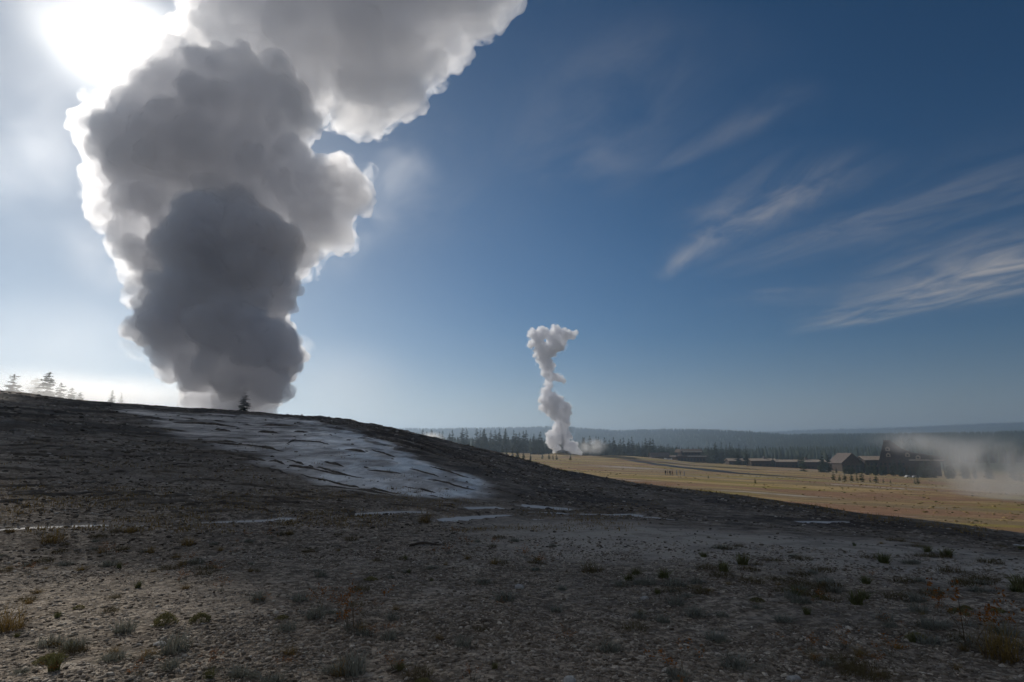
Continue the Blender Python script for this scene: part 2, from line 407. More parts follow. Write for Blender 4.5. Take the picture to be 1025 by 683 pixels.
    b1 = T.noise(mp, 1.0, 6, 0.62); mp2 = T.vmath('ADD', mp, (7.7, 3.1, 0)).outputs[0]
    b2 = T.noise(mp2, 1.3, 6, 0.6); mp3 = T.vmath('ADD', mp, (1.7, 13.1, 0)).outputs[0]; b3 = T.noise(mp3, 0.8, 5, 0.6)
    fine = T.noise(g, 0.9, 6, 0.75)
    md = T.mix(T.mr(b1, 0.42, 0.56), (0.37, 0.265, 0.115), (0.19, 0.14, 0.075))
    md = T.mix(T.mr(b2, 0.50, 0.57), md, (0.23, 0.185, 0.045))
    md = T.mix(T.m('MULTIPLY', T.mr(b3, 0.52, 0.58), 0.85), md, (0.22, 0.115, 0.075))
    md = T.mix(T.m('MULTIPLY', T.mr(b1, 0.585, 0.63), 0.8), md, (0.40, 0.37, 0.34))
    blot = T.noise(T.n('ShaderNodeMapping', i={'Vector': g, 'Scale': (0.10, 0.35, 0.0)}).outputs[0], 1.0, 6, 0.7)
    md = T.mix(T.m('MULTIPLY', T.mr(blot, 0.50, 0.64), 0.6), md, (0.15, 0.115, 0.06))
    md = T.mix(T.m('MULTIPLY', T.mr(blot, 0.46, 0.36), 0.5), md, (0.40, 0.30, 0.17))
    md = T.mix(T.m('MULTIPLY', T.mr(fine, 0.5, 0.68), 0.55), md, (0.12, 0.095, 0.055))
    c = T.mix(A['meadow'], c, md)
    # forest floor on the hills
    fo = T.mix(T.noise(g, 0.01, 5, 0.7), (0.020, 0.034, 0.022), (0.045, 0.062, 0.036))
    c = T.mix(A['hill'], c, fo)
    wets = T.m('MULTIPLY', sf, T.mr(T.noise(st, 0.9, 5, 0.6), 0.35, 0.6, 0.35, 1.0))
    rough = T.m('SUBTRACT', 0.9, T.m('MAXIMUM', T.m('MULTIPLY', A['wet'], 0.45), T.m('MULTIPLY', wets, 0.58)))
    hgt = T.m('ADD', T.m('MULTIPLY', n2, 0.6), T.m('ADD', T.m('MULTIPLY', n3, 0.25), T.m('MULTIPLY', vor.outputs['Distance'], -0.35)))
    bmp = T.n('ShaderNodeBump', i={'Strength': 0.9, 'Distance': 0.05, 'Height': hgt})
    p = T.n('ShaderNodeBsdfPrincipled', i={'Base Color': c, 'Roughness': rough, 'Specular IOR Level': T.m('ADD', 0.15, T.m('MULTIPLY', wets, 0.45)), 'Normal': bmp.outputs[0]})
    T.n('ShaderNodeOutputMaterial', i={'Surface': p.outputs[0]})
    return m
ground = link('ground', ground_mesh(), ground_mat(), smooth=True); tag(ground, kind='structure')
ground['label'] = 'grey gravel flat and dark silica mound running out to tan meadow and wooded hills'
def gz(x, y): return float(full_h(np.array([float(x)]), np.array([float(y)]))[0])

# ------------------------------------------------------------------ broken crust ledges on the mound
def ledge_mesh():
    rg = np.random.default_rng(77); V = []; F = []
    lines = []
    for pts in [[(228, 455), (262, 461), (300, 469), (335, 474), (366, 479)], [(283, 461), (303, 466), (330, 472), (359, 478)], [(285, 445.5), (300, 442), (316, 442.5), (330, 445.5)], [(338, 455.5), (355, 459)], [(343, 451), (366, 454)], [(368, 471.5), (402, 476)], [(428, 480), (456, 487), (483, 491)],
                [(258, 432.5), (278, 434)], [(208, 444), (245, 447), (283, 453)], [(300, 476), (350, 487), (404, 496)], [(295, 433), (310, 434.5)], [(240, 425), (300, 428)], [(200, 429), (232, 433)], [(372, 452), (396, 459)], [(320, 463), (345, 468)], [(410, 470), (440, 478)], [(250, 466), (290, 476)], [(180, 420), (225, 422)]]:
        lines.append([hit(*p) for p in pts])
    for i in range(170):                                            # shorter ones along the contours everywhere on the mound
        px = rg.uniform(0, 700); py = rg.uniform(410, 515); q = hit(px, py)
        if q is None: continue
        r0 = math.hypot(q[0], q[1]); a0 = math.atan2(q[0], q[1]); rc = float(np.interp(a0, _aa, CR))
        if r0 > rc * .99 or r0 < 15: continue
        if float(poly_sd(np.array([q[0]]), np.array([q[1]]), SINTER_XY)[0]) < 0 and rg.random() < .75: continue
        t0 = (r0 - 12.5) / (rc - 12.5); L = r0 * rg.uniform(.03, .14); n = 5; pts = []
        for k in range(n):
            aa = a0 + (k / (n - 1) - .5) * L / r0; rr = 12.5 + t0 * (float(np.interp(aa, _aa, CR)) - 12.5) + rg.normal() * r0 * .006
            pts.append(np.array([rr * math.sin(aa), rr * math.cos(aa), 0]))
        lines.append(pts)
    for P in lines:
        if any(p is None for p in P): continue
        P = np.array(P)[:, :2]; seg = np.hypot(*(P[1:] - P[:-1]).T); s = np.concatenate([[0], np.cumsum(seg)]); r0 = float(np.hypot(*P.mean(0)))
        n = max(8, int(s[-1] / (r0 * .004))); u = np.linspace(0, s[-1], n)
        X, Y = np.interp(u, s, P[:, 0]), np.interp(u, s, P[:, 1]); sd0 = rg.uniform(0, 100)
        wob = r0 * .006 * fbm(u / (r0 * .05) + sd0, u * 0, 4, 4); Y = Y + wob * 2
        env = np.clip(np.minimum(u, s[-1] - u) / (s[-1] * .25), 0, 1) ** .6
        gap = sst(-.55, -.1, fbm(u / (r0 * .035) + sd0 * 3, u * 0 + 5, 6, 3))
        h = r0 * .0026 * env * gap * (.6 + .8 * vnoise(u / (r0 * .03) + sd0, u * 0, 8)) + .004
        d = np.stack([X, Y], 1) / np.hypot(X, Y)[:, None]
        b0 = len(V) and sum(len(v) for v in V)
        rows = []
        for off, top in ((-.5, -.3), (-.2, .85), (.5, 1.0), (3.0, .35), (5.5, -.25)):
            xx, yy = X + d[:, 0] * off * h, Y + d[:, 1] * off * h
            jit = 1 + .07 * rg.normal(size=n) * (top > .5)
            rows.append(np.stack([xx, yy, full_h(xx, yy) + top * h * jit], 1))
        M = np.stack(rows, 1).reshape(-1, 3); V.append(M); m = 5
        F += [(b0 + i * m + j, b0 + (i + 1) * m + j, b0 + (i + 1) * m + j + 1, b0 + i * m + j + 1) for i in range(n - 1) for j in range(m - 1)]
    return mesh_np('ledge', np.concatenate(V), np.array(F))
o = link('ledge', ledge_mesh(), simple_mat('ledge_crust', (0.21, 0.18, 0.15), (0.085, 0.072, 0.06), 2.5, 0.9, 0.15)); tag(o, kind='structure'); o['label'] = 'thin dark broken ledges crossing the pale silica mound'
# ------------------------------------------------------------------ haze
m, T = new_mat('haze')
pv = T.n('ShaderNodeVolumePrincipled', i={'Color': (0.64, 0.81, 1.0, 1), 'Density': 0.00023, 'Anisotropy': 0.6})
T.n('ShaderNodeOutputMaterial', i={'Volume': pv.outputs[0]})
def box_mesh(name, x0, x1, y0, y1, z0, z1):
    v = [(x, y, z) for z in (z0, z1) for y in (y0, y1) for x in (x0, x1)]
    f = [(0, 2, 3, 1), (4, 5, 7, 6), (0, 1, 5, 4), (2, 6, 7, 3), (0, 4, 6, 2), (1, 3, 7, 5)]
    return mesh_np(name, np.array(v, float), np.array(f))
haze = link('haze', box_mesh('haze', -16500, 16500, -16500, 16500, -34, 330), m); tag(haze, kind='stuff')
haze['label'] = 'thin smoky blue haze filling the air of the whole basin'

# ------------------------------------------------------------------ steam
def biggest(me, name):
    """only the largest connected shell: drops the stray pockets left inside by the fusing"""
    nv = len(me.vertices); e = np.empty(len(me.edges) * 2, np.int32); me.edges.foreach_get('vertices', e); e = e.reshape(-1, 2)
    lab = np.arange(nv)
    while True:
        m = np.minimum(lab[e[:, 0]], lab[e[:, 1]]); new = lab.copy()
        np.minimum.at(new, e[:, 0], m); np.minimum.at(new, e[:, 1], m); new = new[new]; new = new[new]
        if (new == lab).all(): break
        lab = new
    cnt = np.bincount(lab, minlength=nv); ok = cnt[lab] > 400
    bad = cnt[lab] <= 400
    if cnt.max() > 0.5 * nv: bad = lab != cnt.argmax()
    co = np.empty(nv * 3, np.float32); me.vertices.foreach_get('co', co); co = co.reshape(-1, 3)
    li = np.empty(len(me.loops), np.int32); me.loops.foreach_get('vertex_index', li)
    ls = np.empty(len(me.polygons), np.int32); me.polygons.foreach_get('loop_start', ls); lt = np.empty(len(me.polygons), np.int32); me.polygons.foreach_get('loop_total', lt)
    fs = []
    remap = np.cumsum(~bad) - 1
    for k in (3, 4):
        q = li[ls[lt == k][:, None] + np.arange(k)]; q = q[~bad[q[:, 0]]] if len(q) else q
        if len(q): fs.append(remap[q])
    bpy.data.meshes.remove(me)
    return mesh_np(name, co[~bad], fs)
def puff_mesh(name, spheres, voxel, seed, kids=16, grand=9, disp=((9.0, 3.2), (4.0, 2.2), (1.7, 1.1), (0.8, 0.45)), sub=2):
    """a billowing closed hull: big puffs that carry smaller puffs that carry smaller ones, fused, then roughened"""
    rg = np.random.default_rng(seed)
    allp = []
    for c, r in spheres:
        allp.append((c, r))
        for _ in range(kids):
            d = rg.normal(size=3); d /= np.linalg.norm(d)
            kr = r * rg.uniform(0.26, 0.46); kc = c + d * (r * rg.uniform(0.80, 0.98)); allp.append((kc, kr))
            for _ in range(grand):
                e = rg.normal(size=3); e /= np.linalg.norm(e)
                if e @ d < -0.1: e = -e
                allp.append((kc + e * kr * rg.uniform(0.8, 1.0), kr * rg.uniform(0.26, 0.45)))
    iv, jf = ico(sub)
    vs = np.concatenate([iv * r + c for c, r in allp]); fs = np.concatenate([jf + k * len(iv) for k in range(len(allp))])
    me = mesh_np(name + '_src', vs, fs)
    o = bpy.data.objects.new('tmp', me); COL.objects.link(o)
    md = o.modifiers.new('r', 'REMESH'); md.mode = 'VOXEL'; md.voxel_size = voxel; md.adaptivity = 0
    ms = o.modifiers.new('s', 'SMOOTH'); ms.factor = 0.5; ms.iterations = 1
    tx = []
    for sc, st in disp:
        t = bpy.data.textures.new('puff', 'CLOUDS'); t.noise_scale = sc; t.noise_depth = 3; t.noise_basis = 'BLENDER_ORIGINAL'; tx.append(t)
        d = o.modifiers.new('d', 'DISPLACE'); d.texture = t; d.strength = st; d.mid_level = 0.5; d.texture_coords = 'LOCAL'
    m2 = o.modifiers.new('r2', 'REMESH'); m2.mode = 'VOXEL'; m2.voxel_size = voxel * 0.9; m2.adaptivity = 0
    ms2 = o.modifiers.new('s2', 'SMOOTH'); ms2.factor = 0.5; ms2.iterations = 1
    dg = bpy.context.evaluated_depsgraph_get()
    out = biggest(bpy.data.meshes.new_from_object(o.evaluated_get(dg)), name)
    bpy.data.objects.remove(o); bpy.data.meshes.remove(me)
    for t in tx: bpy.data.textures.remove(t)
    return out
def steam_mat(name, dens, aniso=0.55, veil=0.0, color=(0.982, 0.984, 1.0, 1)):
    m, T = new_mat(name)
    pv = T.n('ShaderNodeVolumePrincipled', i={'Color': color, 'Density': dens, 'Anisotropy': aniso})
    out = T.n('ShaderNodeOutputMaterial', i={'Volume': pv.outputs[0]})
    if veil > 0:
        tr = T.n('ShaderNodeBsdfTransparent'); di = T.n('ShaderNodeMixShader', i={0: 0.4, 1: T.n('ShaderNodeBsdfDiffuse', i={'Color': (0.94, 0.93, 0.925, 1)}).outputs[0], 2: T.n('ShaderNodeBsdfTranslucent', i={'Color': (0.94, 0.93, 0.925, 1)}).outputs[0]})
        mx = T.n('ShaderNodeMixShader', i={0: veil, 1: tr.outputs[0], 2: di.outputs[0]})
        T.set(out.inputs['Surface'], mx.outputs[0])
    return m
def px_spheres(L, Y0):
    out = []
    for px, py, rp, dy in L:
        Y = Y0 + dy; p = at(px, py, Y)
        d = ray(px, py); out.append((p, rp / FPX * Y / d[1] ))
    return out
LOW = [(278, 348, 28, -2), (272, 385, 22, 0), (150, 330, 20, 0), (238, 398, 30, 0), (208, 396, 22, 4), (262, 395, 24, 4), (235, 366, 38, 0), (266, 356, 34, 3), (205, 372, 26, 2), (182, 338, 38, 0), (165, 318, 30, 3),
       (196, 300, 46, 0), (232, 322, 44, -2), (215, 262, 50, -2), (250, 252, 42, 0), (195, 232, 34, -2), (236, 214, 30, -4), (200, 212, 27, -5), (216, 224, 30, -4), (262, 232, 28, -3), (182, 240, 26, -3), (272, 262, 32, 2), (286, 246, 20, 0), (268, 330, 26, 3), (240, 290, 50, 0)]
HIGH = [(195, 86, 40, 8), (170, 86, 32, 10), (222, 166, 24, 9), (215, 110, 55, 12), (252, 108, 50, 12), (285, 120, 30, 10), (168, 117, 44, 12), (150, 160, 48, 14), 
        (200, 165, 60, 16), (255, 160, 50, 14), (300, 190, 38, 14), (338, 186, 30, 12), (352, 198, 20, 12), (325, 225, 30, 14), (302, 252, 22, 16), (180, 260, 40, 18), (250, 220, 50, 16), (284, 258, 30, 18)]
FLANK = [(114, 122, 27, 16), (94, 118, 17, 16), (128, 96, 14, 16), (120, 140, 34, 18), (120, 178, 28, 20), (115, 208, 24, 22), (150, 228, 36, 24), (150, 262, 26, 24), (150, 295, 20, 20), (95, 180, 14, 20)]
TOP = [(225, 10, 44, 30), (208, 44, 34, 24), (275, 25, 55, 30), (330, 40, 62, 30), (385, 30, 58, 28), (430, 20, 44, 26), (372, 92, 40, 28), (352, 112, 22, 28), (400, 75, 34, 28), (430, 66, 18, 26), (470, 4, 38, 24), (498, -6, 24, 24), (300, 80, 44, 30), (260, 60, 40, 30),
       (250, -50, 60, 34), (340, -45, 80, 34), (440, -60, 60, 30)]
plume = empty('steam_plume', (float(at(235, 414, 150)[0]), 150.0, gz(at(235, 414, 150)[0], 150.0)))
tag(plume, 'towering dark grey eruption steam column with sunlit white rims rising behind the silica mound', 'steam plume')
def child(name, me, mat, root):
    o = link(name, me, mat); o.parent = root; o.matrix_parent_inverse = Matrix.Translation(-Vector(root.location)); return o
child('lower_column', puff_mesh('lower_column', px_spheres([(x, y, r * .86, d + 7 * math.sin(x * 1.7 + y * 2.3)) for x, y, r, d in LOW], 150), 0.45, 1), steam_mat('steam_dense', 0.38, 0.62, 0.06), plume)
child('billow', puff_mesh('billow', px_spheres([(x, y, r * .93, d) for x, y, r, d in HIGH], 150), 0.5, 2), steam_mat('steam_billow', 0.24, 0.62, 0.05), plume)
child('sunlit_flank', puff_mesh('sunlit_flank', px_spheres(FLANK, 150), 0.6, 4, disp=((9.0, 3.0), (4.0, 2.2), (1.7, 1.1), (0.8, 0.45))), steam_mat('steam_flank', 0.18, 0.7, 0.04), plume)
child('drifting_top', puff_mesh('drifting_top', px_spheres([(x, y, r * .93, d) for x, y, r, d in TOP], 150), 0.55, 3), steam_mat('steam_top', 0.125, 0.62, 0.03), plume)

def fringe_mat(name, dens, sc, lo, hi, step):
    m, T = new_mat(name); m.cycles.volume_step_rate = step
    g = T.n('ShaderNodeNewGeometry').outputs['Position']
    nz = T.noise(g, sc, 4, 0.62, 0.8)
    pv = T.n('ShaderNodeVolumePrincipled', i={'Color': (1, 1, 1, 1), 'Density': T.m('MULTIPLY', T.mr(nz, lo, hi), dens), 'Anisotropy': 0.72})
    T.n('ShaderNodeOutputMaterial', i={'Volume': pv.outputs[0]}); return m
FR = [(x, y, r * 1.03 + 3, d + 4) for x, y, r, d in LOW[6:10] + LOW[11:19] + HIGH + FLANK + TOP if r > 20]
child('wispy_fringe', puff_mesh('wispy_fringe', px_spheres(FR, 150), 1.2, 6, kids=6, grand=0, disp=((8.0, 3.0), (3.0, 2.0))), fringe_mat('steam_wisps', 0.09, 0.20, 0.47, 0.66, 0.3), plume)
# ------------------------------------------------------------------ thin drifting steam: soft-edged volumes
def wisp_mat(name, dens, nscale, lo=0.35, hi=0.7, aniso=0.6, seed=0.0, power=1.3, floor=0.0, stretch=(1, 1, 1)):
    m, T = new_mat(name)
    oc = T.n('ShaderNodeTexCoord').outputs['Object']
    rad = T.vmath('LENGTH', oc).outputs['Value']
    fall = T.m('POWER', T.mr(rad, 1.0, 0.0, 0.0, 1.0), power)
    g = T.n('ShaderNodeMapping', i={'Vector': T.n('ShaderNodeNewGeometry').outputs['Position'], 'Location': (seed, seed * 1.7, 0), 'Scale': stretch}).outputs[0]
    nz = T.noise(g, nscale, 3, 0.55, 0.4)
    d = T.m('MULTIPLY', T.m('MULTIPLY', fall, T.mr(nz, lo, hi, floor, 1.0)), dens)
    pv = T.n('ShaderNodeVolumePrincipled', i={'Color': (1, 1, 1, 1), 'Density': d, 'Anisotropy': aniso})
    T.n('ShaderNodeOutputMaterial', i={'Volume': pv.outputs[0]})
    return m
_wv, _wf = ico(3)
def wisp(px, py, rx, ry, Y, ry_m, mat, label, group=None, tilt=0.0, name='steam_wisp'):
    me = mesh_np(name, _wv * 1.02, _wf); o = link(name, me, mat)
    p = at(px, py, Y); k = Y / FPX / ray(px, py)[1]
    o.location = p; o.scale = (rx * k, ry_m, ry * k); o.rotation_euler = (0, R(tilt), -math.atan2(p[0], p[1]))
    tag(o, label, 'steam', group, 'stuff'); return o
base = wisp_mat('steam_base', 0.045, 0.12, 0.30, 0.62, 0.65, 8.0, 1.1, 0.1)
WG = 'thin steam drifting over the basin'
mist_a = wisp_mat('steam_mist', 0.14, 0.09, 0.25, 0.65, 0.72, 3.0, 2.0, 0.2)
wisp(55, 393, 150, 36, 160, 22, mist_a, 'bright low mist behind the crest of the mound below the ridge pines', WG)
wisp(165, 398, 110, 34, 168, 18, mist_a, 'bright low mist between the ridge pines and the foot of the big steam column', WG)
wisp(225, 404, 95, 14, 147, 7, base, 'low pale mist lying on the mound around the foot of the big column', WG)
wisp(62, 394, 105, 20, 139, 9, wisp_mat('ridge_mist', 0.07, 0.10, 0.25, 0.62, 0.7, 12.0, 1.3, 0.2), 'pale mist in front of the pines along the left crest', WG)
mist_b = wisp_mat('steam_veil', 0.008, 0.03, 0.2, 0.7, 0.75, 9.0, 1.2, 0.3)
wisp(60, 350, 170, 90, 215, 40, mist_b, 'broad pale veil of steam left of the big column', WG)
wisp(345, 385, 110, 60, 205, 36, mist_b, 'broad pale veil of steam right of the foot of the big column', WG)
cloud_a = wisp_mat('steam_cloud', 0.0075, 0.022, 0.25, 0.72, 0.86, 2.0, 2.8, 0.35)
cloud_b = wisp_mat('steam_cloud_left', 0.0028, 0.030, 0.36, 0.68, 0.75, 6.0, 0.8, 0.0)
wisp(125, 46, 160, 115, 300, 45, cloud_a, 'bright thin cloud around the sun', WG)
wisp(14, 150, 85, 130, 300, 45, cloud_b, 'pale ragged cloud left of the big steam column', WG)
edge = wisp_mat('steam_fringe', 0.02, 0.06, 0.42, 0.68, 0.7, 5.0, 1.0, 0.0)
wisp(345, 215, 70, 80, 175, 16, edge, 'frayed steam fringe at the right flank of the big column', WG)
wisp(395, 180, 60, 60, 180, 16, edge, 'faint steam shreds between the column and the open sky', WG)
wisp(120, 250, 60, 70, 178, 16, edge, 'frayed steam fringe at the left flank of the big column', WG)
fum = wisp_mat('fumarole_steam', 0.07, 0.05, 0.44, 0.66, 0.45, 1.0, 1.1, 0.05)
wisp(985, 464, 100, 44, 190, 20, fum, 'thin grey steam drifting in front of the steep roofed inn', WG, 6)
wisp(1010, 492, 75, 34, 150, 18, fum, 'pale steam patch low over the meadow at the picture edge', WG)
wisp(915, 444, 55, 16, 260, 20, fum, 'thin steam trailing over the roof of the inn', WG, 8)
fumb = wisp_mat('fumarole_steam_far', 0.20, 0.10, 0.34, 0.62, 0.6, 4.0, 1.1, 0.1)
wisp(606, 465, 36, 9, 560, 10, fumb, 'white steam lying on the ground beside the far geyser cone', WG)
wisp(592, 447, 20, 11, 606, 10, fumb, 'thin steam drifting right of the erupting far geyser', WG)
wisp(432, 439, 18, 8, 330, 10, fumb, 'small white steam puff behind the shoulder of the mound', WG)

# the far geyser: cone, water jet and steam column
GY = 600.0
gp = at(563, 455, GY); gx = float(gp[0])
FAR = [(562, 452, 5, 0), (557, 449, 6, 0), (569, 452, 6, 0), (575, 453, 5, 1), (555, 440, 7, 0), (564, 441, 7, 0), (551, 437, 6, 0), (571, 446, 6, 1), (559, 430, 8, 0), (564, 424, 8, 2), (561, 416, 9, 2), (566, 410, 8, 1), (555, 412, 8, 1), (548, 405, 9, 1), (543, 400, 6, 1),
       (553, 399, 8, 1), (547, 392, 7, 1), (549, 384, 5.5, 2), (553, 377, 6, 2), (559, 379, 5, 2), (564, 381, 3.5, 2), (549, 369, 7, 2), (545, 361, 9, 2), (541, 352, 9, 2), (548, 351, 9, 3), (538, 342, 9, 3), (534, 335, 7, 3), (543, 334, 8, 3), (553, 340, 9, 4), (557, 331, 7, 4), (565, 336, 8, 4), (572, 336, 5, 4), (577, 333, 3, 4), (531, 346, 4, 3), (552, 350, 9, 3), (560, 346, 8, 4), (546, 374, 6, 2), (551, 366, 6, 2), (556, 402, 10, 1), (568, 436, 6, 0), (574, 447, 6, 0), (580, 454, 4, 0), (552, 444, 6, 0)]
fg = empty('geyser_plume', (gx, GY, gz(gx, GY)))
tag(fg, 'slender white steam column of the far geyser leaning over its low cone', 'steam plume')
child('steam_column', puff_mesh('steam_column', px_spheres([(x, y, r * .84, d) for x, y, r, d in FAR], GY), 0.6, 5, kids=14, grand=6, disp=((5.0, 1.6), (2.4, 1.5), (1.2, .8)), sub=1), steam_mat('steam_far', 0.5, 0.6, 0.05), fg)
child('wispy_fringe', puff_mesh('wispy_fringe', px_spheres([(x, y, r * 1.05 + 1.2, d) for x, y, r, d in FAR if y < 445], GY), 1.5, 9, kids=6, grand=0, disp=((9.0, 5.0), (3.5, 3.0)), sub=1), fringe_mat('steam_wisps_far', 0.06, 0.12, 0.45, 0.66, 0.4), fg)
def jet_mesh():
    rg = np.random.default_rng(3); V = []; F = []
    for k in range(60):
        a = rg.uniform(0, 6.28); sp = rg.uniform(0, 1.0); h = rg.uniform(7, 17) * (1.1 - 0.5 * sp); n = 7
        b = len(V)
        for i in range(n):
            t = i / (n - 1); rr = 0.35 + sp * (0.6 + 2.6 * t * t); w = 0.34 * (1 - t) ** 0.6 + 0.03
            x, y, z = math.cos(a) * rr, math.sin(a) * rr, h * (1 - (1 - t) ** 1.7)
            for q in range(3): V.append((x + w * math.cos(q * 2.09), y + w * math.sin(q * 2.09), z))
        for i in range(n - 1):
            for q in range(3): F.append((b + i * 3 + q, b + i * 3 + (q + 1) % 3, b + i * 3 + 3 + (q + 1) % 3, b + i * 3 + 3 + q))
    return mesh_np('water_jet', np.array(V), np.array(F))
o = link('water_jet', jet_mesh(), simple_mat('spray', (0.55, 0.58, 0.60), (0.40, 0.43, 0.46), 2.0, 0.4, 0.5)); o.parent = fg; o.location = (0, 0, 1.2)
def cone_mesh():
    na, nr = 40, 12; V = []; F = []
    for i in range(nr):
        t = i / (nr - 1); rr = 7.5 * (1 - t) + 0.9 * t; z = -0.5 + 2.5 * t ** 1.5
        for j in range(na):
            a = j * 2 * math.pi / na; k = 1 + 0.16 * float(fbm(np.array(3 * math.cos(a) + t), np.array(3 * math.sin(a)), 9, 3))
            V.append((rr * k * math.cos(a), rr * k * math.sin(a), z + 0.25 * float(fbm(np.array(rr * math.cos(a)), np.array(rr * math.sin(a)), 8, 3))))
    for i in range(nr - 1):
        for j in range(na): F.append((i * na + j, i * na + (j + 1) % na, (i + 1) * na + (j + 1) % na, (i + 1) * na + j))
    V.append((0, 0, 1.2)); c = len(V) - 1
    return mesh_np('geyser_cone', np.array(V), [np.array(F), np.array([((nr - 1) * na + j, (nr - 1) * na + (j + 1) % na, c) for j in range(na)])])
o = link('geyser_cone', cone_mesh(), simple_mat('geyserite', (0.36, 0.34, 0.32), (0.2, 0.185, 0.17), 0.6), smooth=True); o.location = (gx, GY, gz(gx, GY) - 0.2)
tag(o, 'low grey silica cone under the far erupting geyser', 'geyser cone')
# ------------------------------------------------------------------ water
wm, T = new_mat('shallow_water')
g = T.n('ShaderNodeNewGeometry').outputs['Position']
bp = T.n('ShaderNodeBump', i={'Strength': 0.12, 'Distance': 0.02, 'Height': T.noise(g, 9.0, 3, 0.5)})
p = T.n('ShaderNodeBsdfPrincipled', i={'Base Color': (0.50, 0.49, 0.47, 1), 'Roughness': 0.5, 'Specular IOR Level': 0.3, 'IOR': 1.33, 'Normal': bp.outputs[0]})
T.n('ShaderNodeOutputMaterial', i={'Surface': p.outputs[0]})
def ribbon(pts, half, n, zf):
    """a strip along a centre line; half(t) is its half width, zf(x, y) its height"""
    P = np.array(pts, float); seg = np.hypot(*(P[1:] - P[:-1]).T); s = np.concatenate([[0], np.cumsum(seg)]); u = np.linspace(0, s[-1], n)
    X, Y = np.interp(u, s, P[:, 0]), np.interp(u, s, P[:, 1])
    k = max(1, n // 12); X[1:-1] = _sm(X, k)[1:-1]; Y[1:-1] = _sm(Y, k)[1:-1]
    tx, ty = np.gradient(X), np.gradient(Y); l = np.hypot(tx, ty); nx, ny = -ty / l, tx / l
    V = []; m = 5
    for j in range(m):
        w = (j / (m - 1) * 2 - 1) * half(u / s[-1]); xx, yy = X + nx * w, Y + ny * w
        V.append(np.stack([xx, yy, zf(xx, yy)], 1))
    V = np.array(V).transpose(1, 0, 2).reshape(-1, 3)
    F = [(i * m + j, i * m + j + 1, (i + 1) * m + j + 1, (i + 1) * m + j) for i in range(n - 1) for j in range(m - 1)]
    return V, np.array(F)
for k, (pts, hw) in enumerate(STREAM_XY):
    n = 140
    xs = np.array([q[0] for q in pts]); ys = np.array([q[1] for q in pts])
    def lvl(x, y):
        return smooth_h(x, y) - 0.060
    seedk = k * 3.3
    V, F = ribbon(pts, lambda t, hw=hw, s=seedk: hw * 1.7 * (0.75 + 0.5 * vnoise(t * 14 + s, t * 0 + s, 4)) * np.clip(np.minimum(t, 1 - t) * 12, 0.05, 1), n, lvl)
    o = link('runoff_stream', mesh_np('runoff_stream', V, F), wm, smooth=True); tag(o, kind='structure')
# the river in the meadow
RIV = [(618, 459.5), (640, 462.0), (662, 465.5), (690, 468.8), (716, 471.4), (740, 474.0), (764, 476.0), (800, 478.0), (850, 481)]
def meadow_pt(px, py):
    d = ray(px, py); rs = np.linspace(90, 760, 6000); P = CAM[None] + (d / d[1])[None] * rs[:, None]
    zz = meadow(P[:, 0], P[:, 1]); k = np.argmax(P[:, 2] < zz)
    return P[k] if P[k, 2] < zz[k] else P[-1]
rp = [tuple(meadow_pt(*q)[:2]) for q in RIV]
V, F = ribbon(rp, lambda t: 7.0 * np.clip(np.minimum(t, 1 - t) * 10, 0.1, 1) * (0.8 + 0.4 * vnoise(t * 9, t * 0, 3)), 160, lambda x, y: full_h(x, y) + 0.12)
rm = wm.copy(); rm.name = 'river_water'; rm.node_tree.nodes['Principled BSDF'].inputs['Base Color'].default_value = (0.02, 0.024, 0.026, 1); rm.node_tree.nodes['Principled BSDF'].inputs['Roughness'].default_value = 0.6
o = link('river', mesh_np('river', V, F), rm, smooth=True); tag(o, kind='structure')

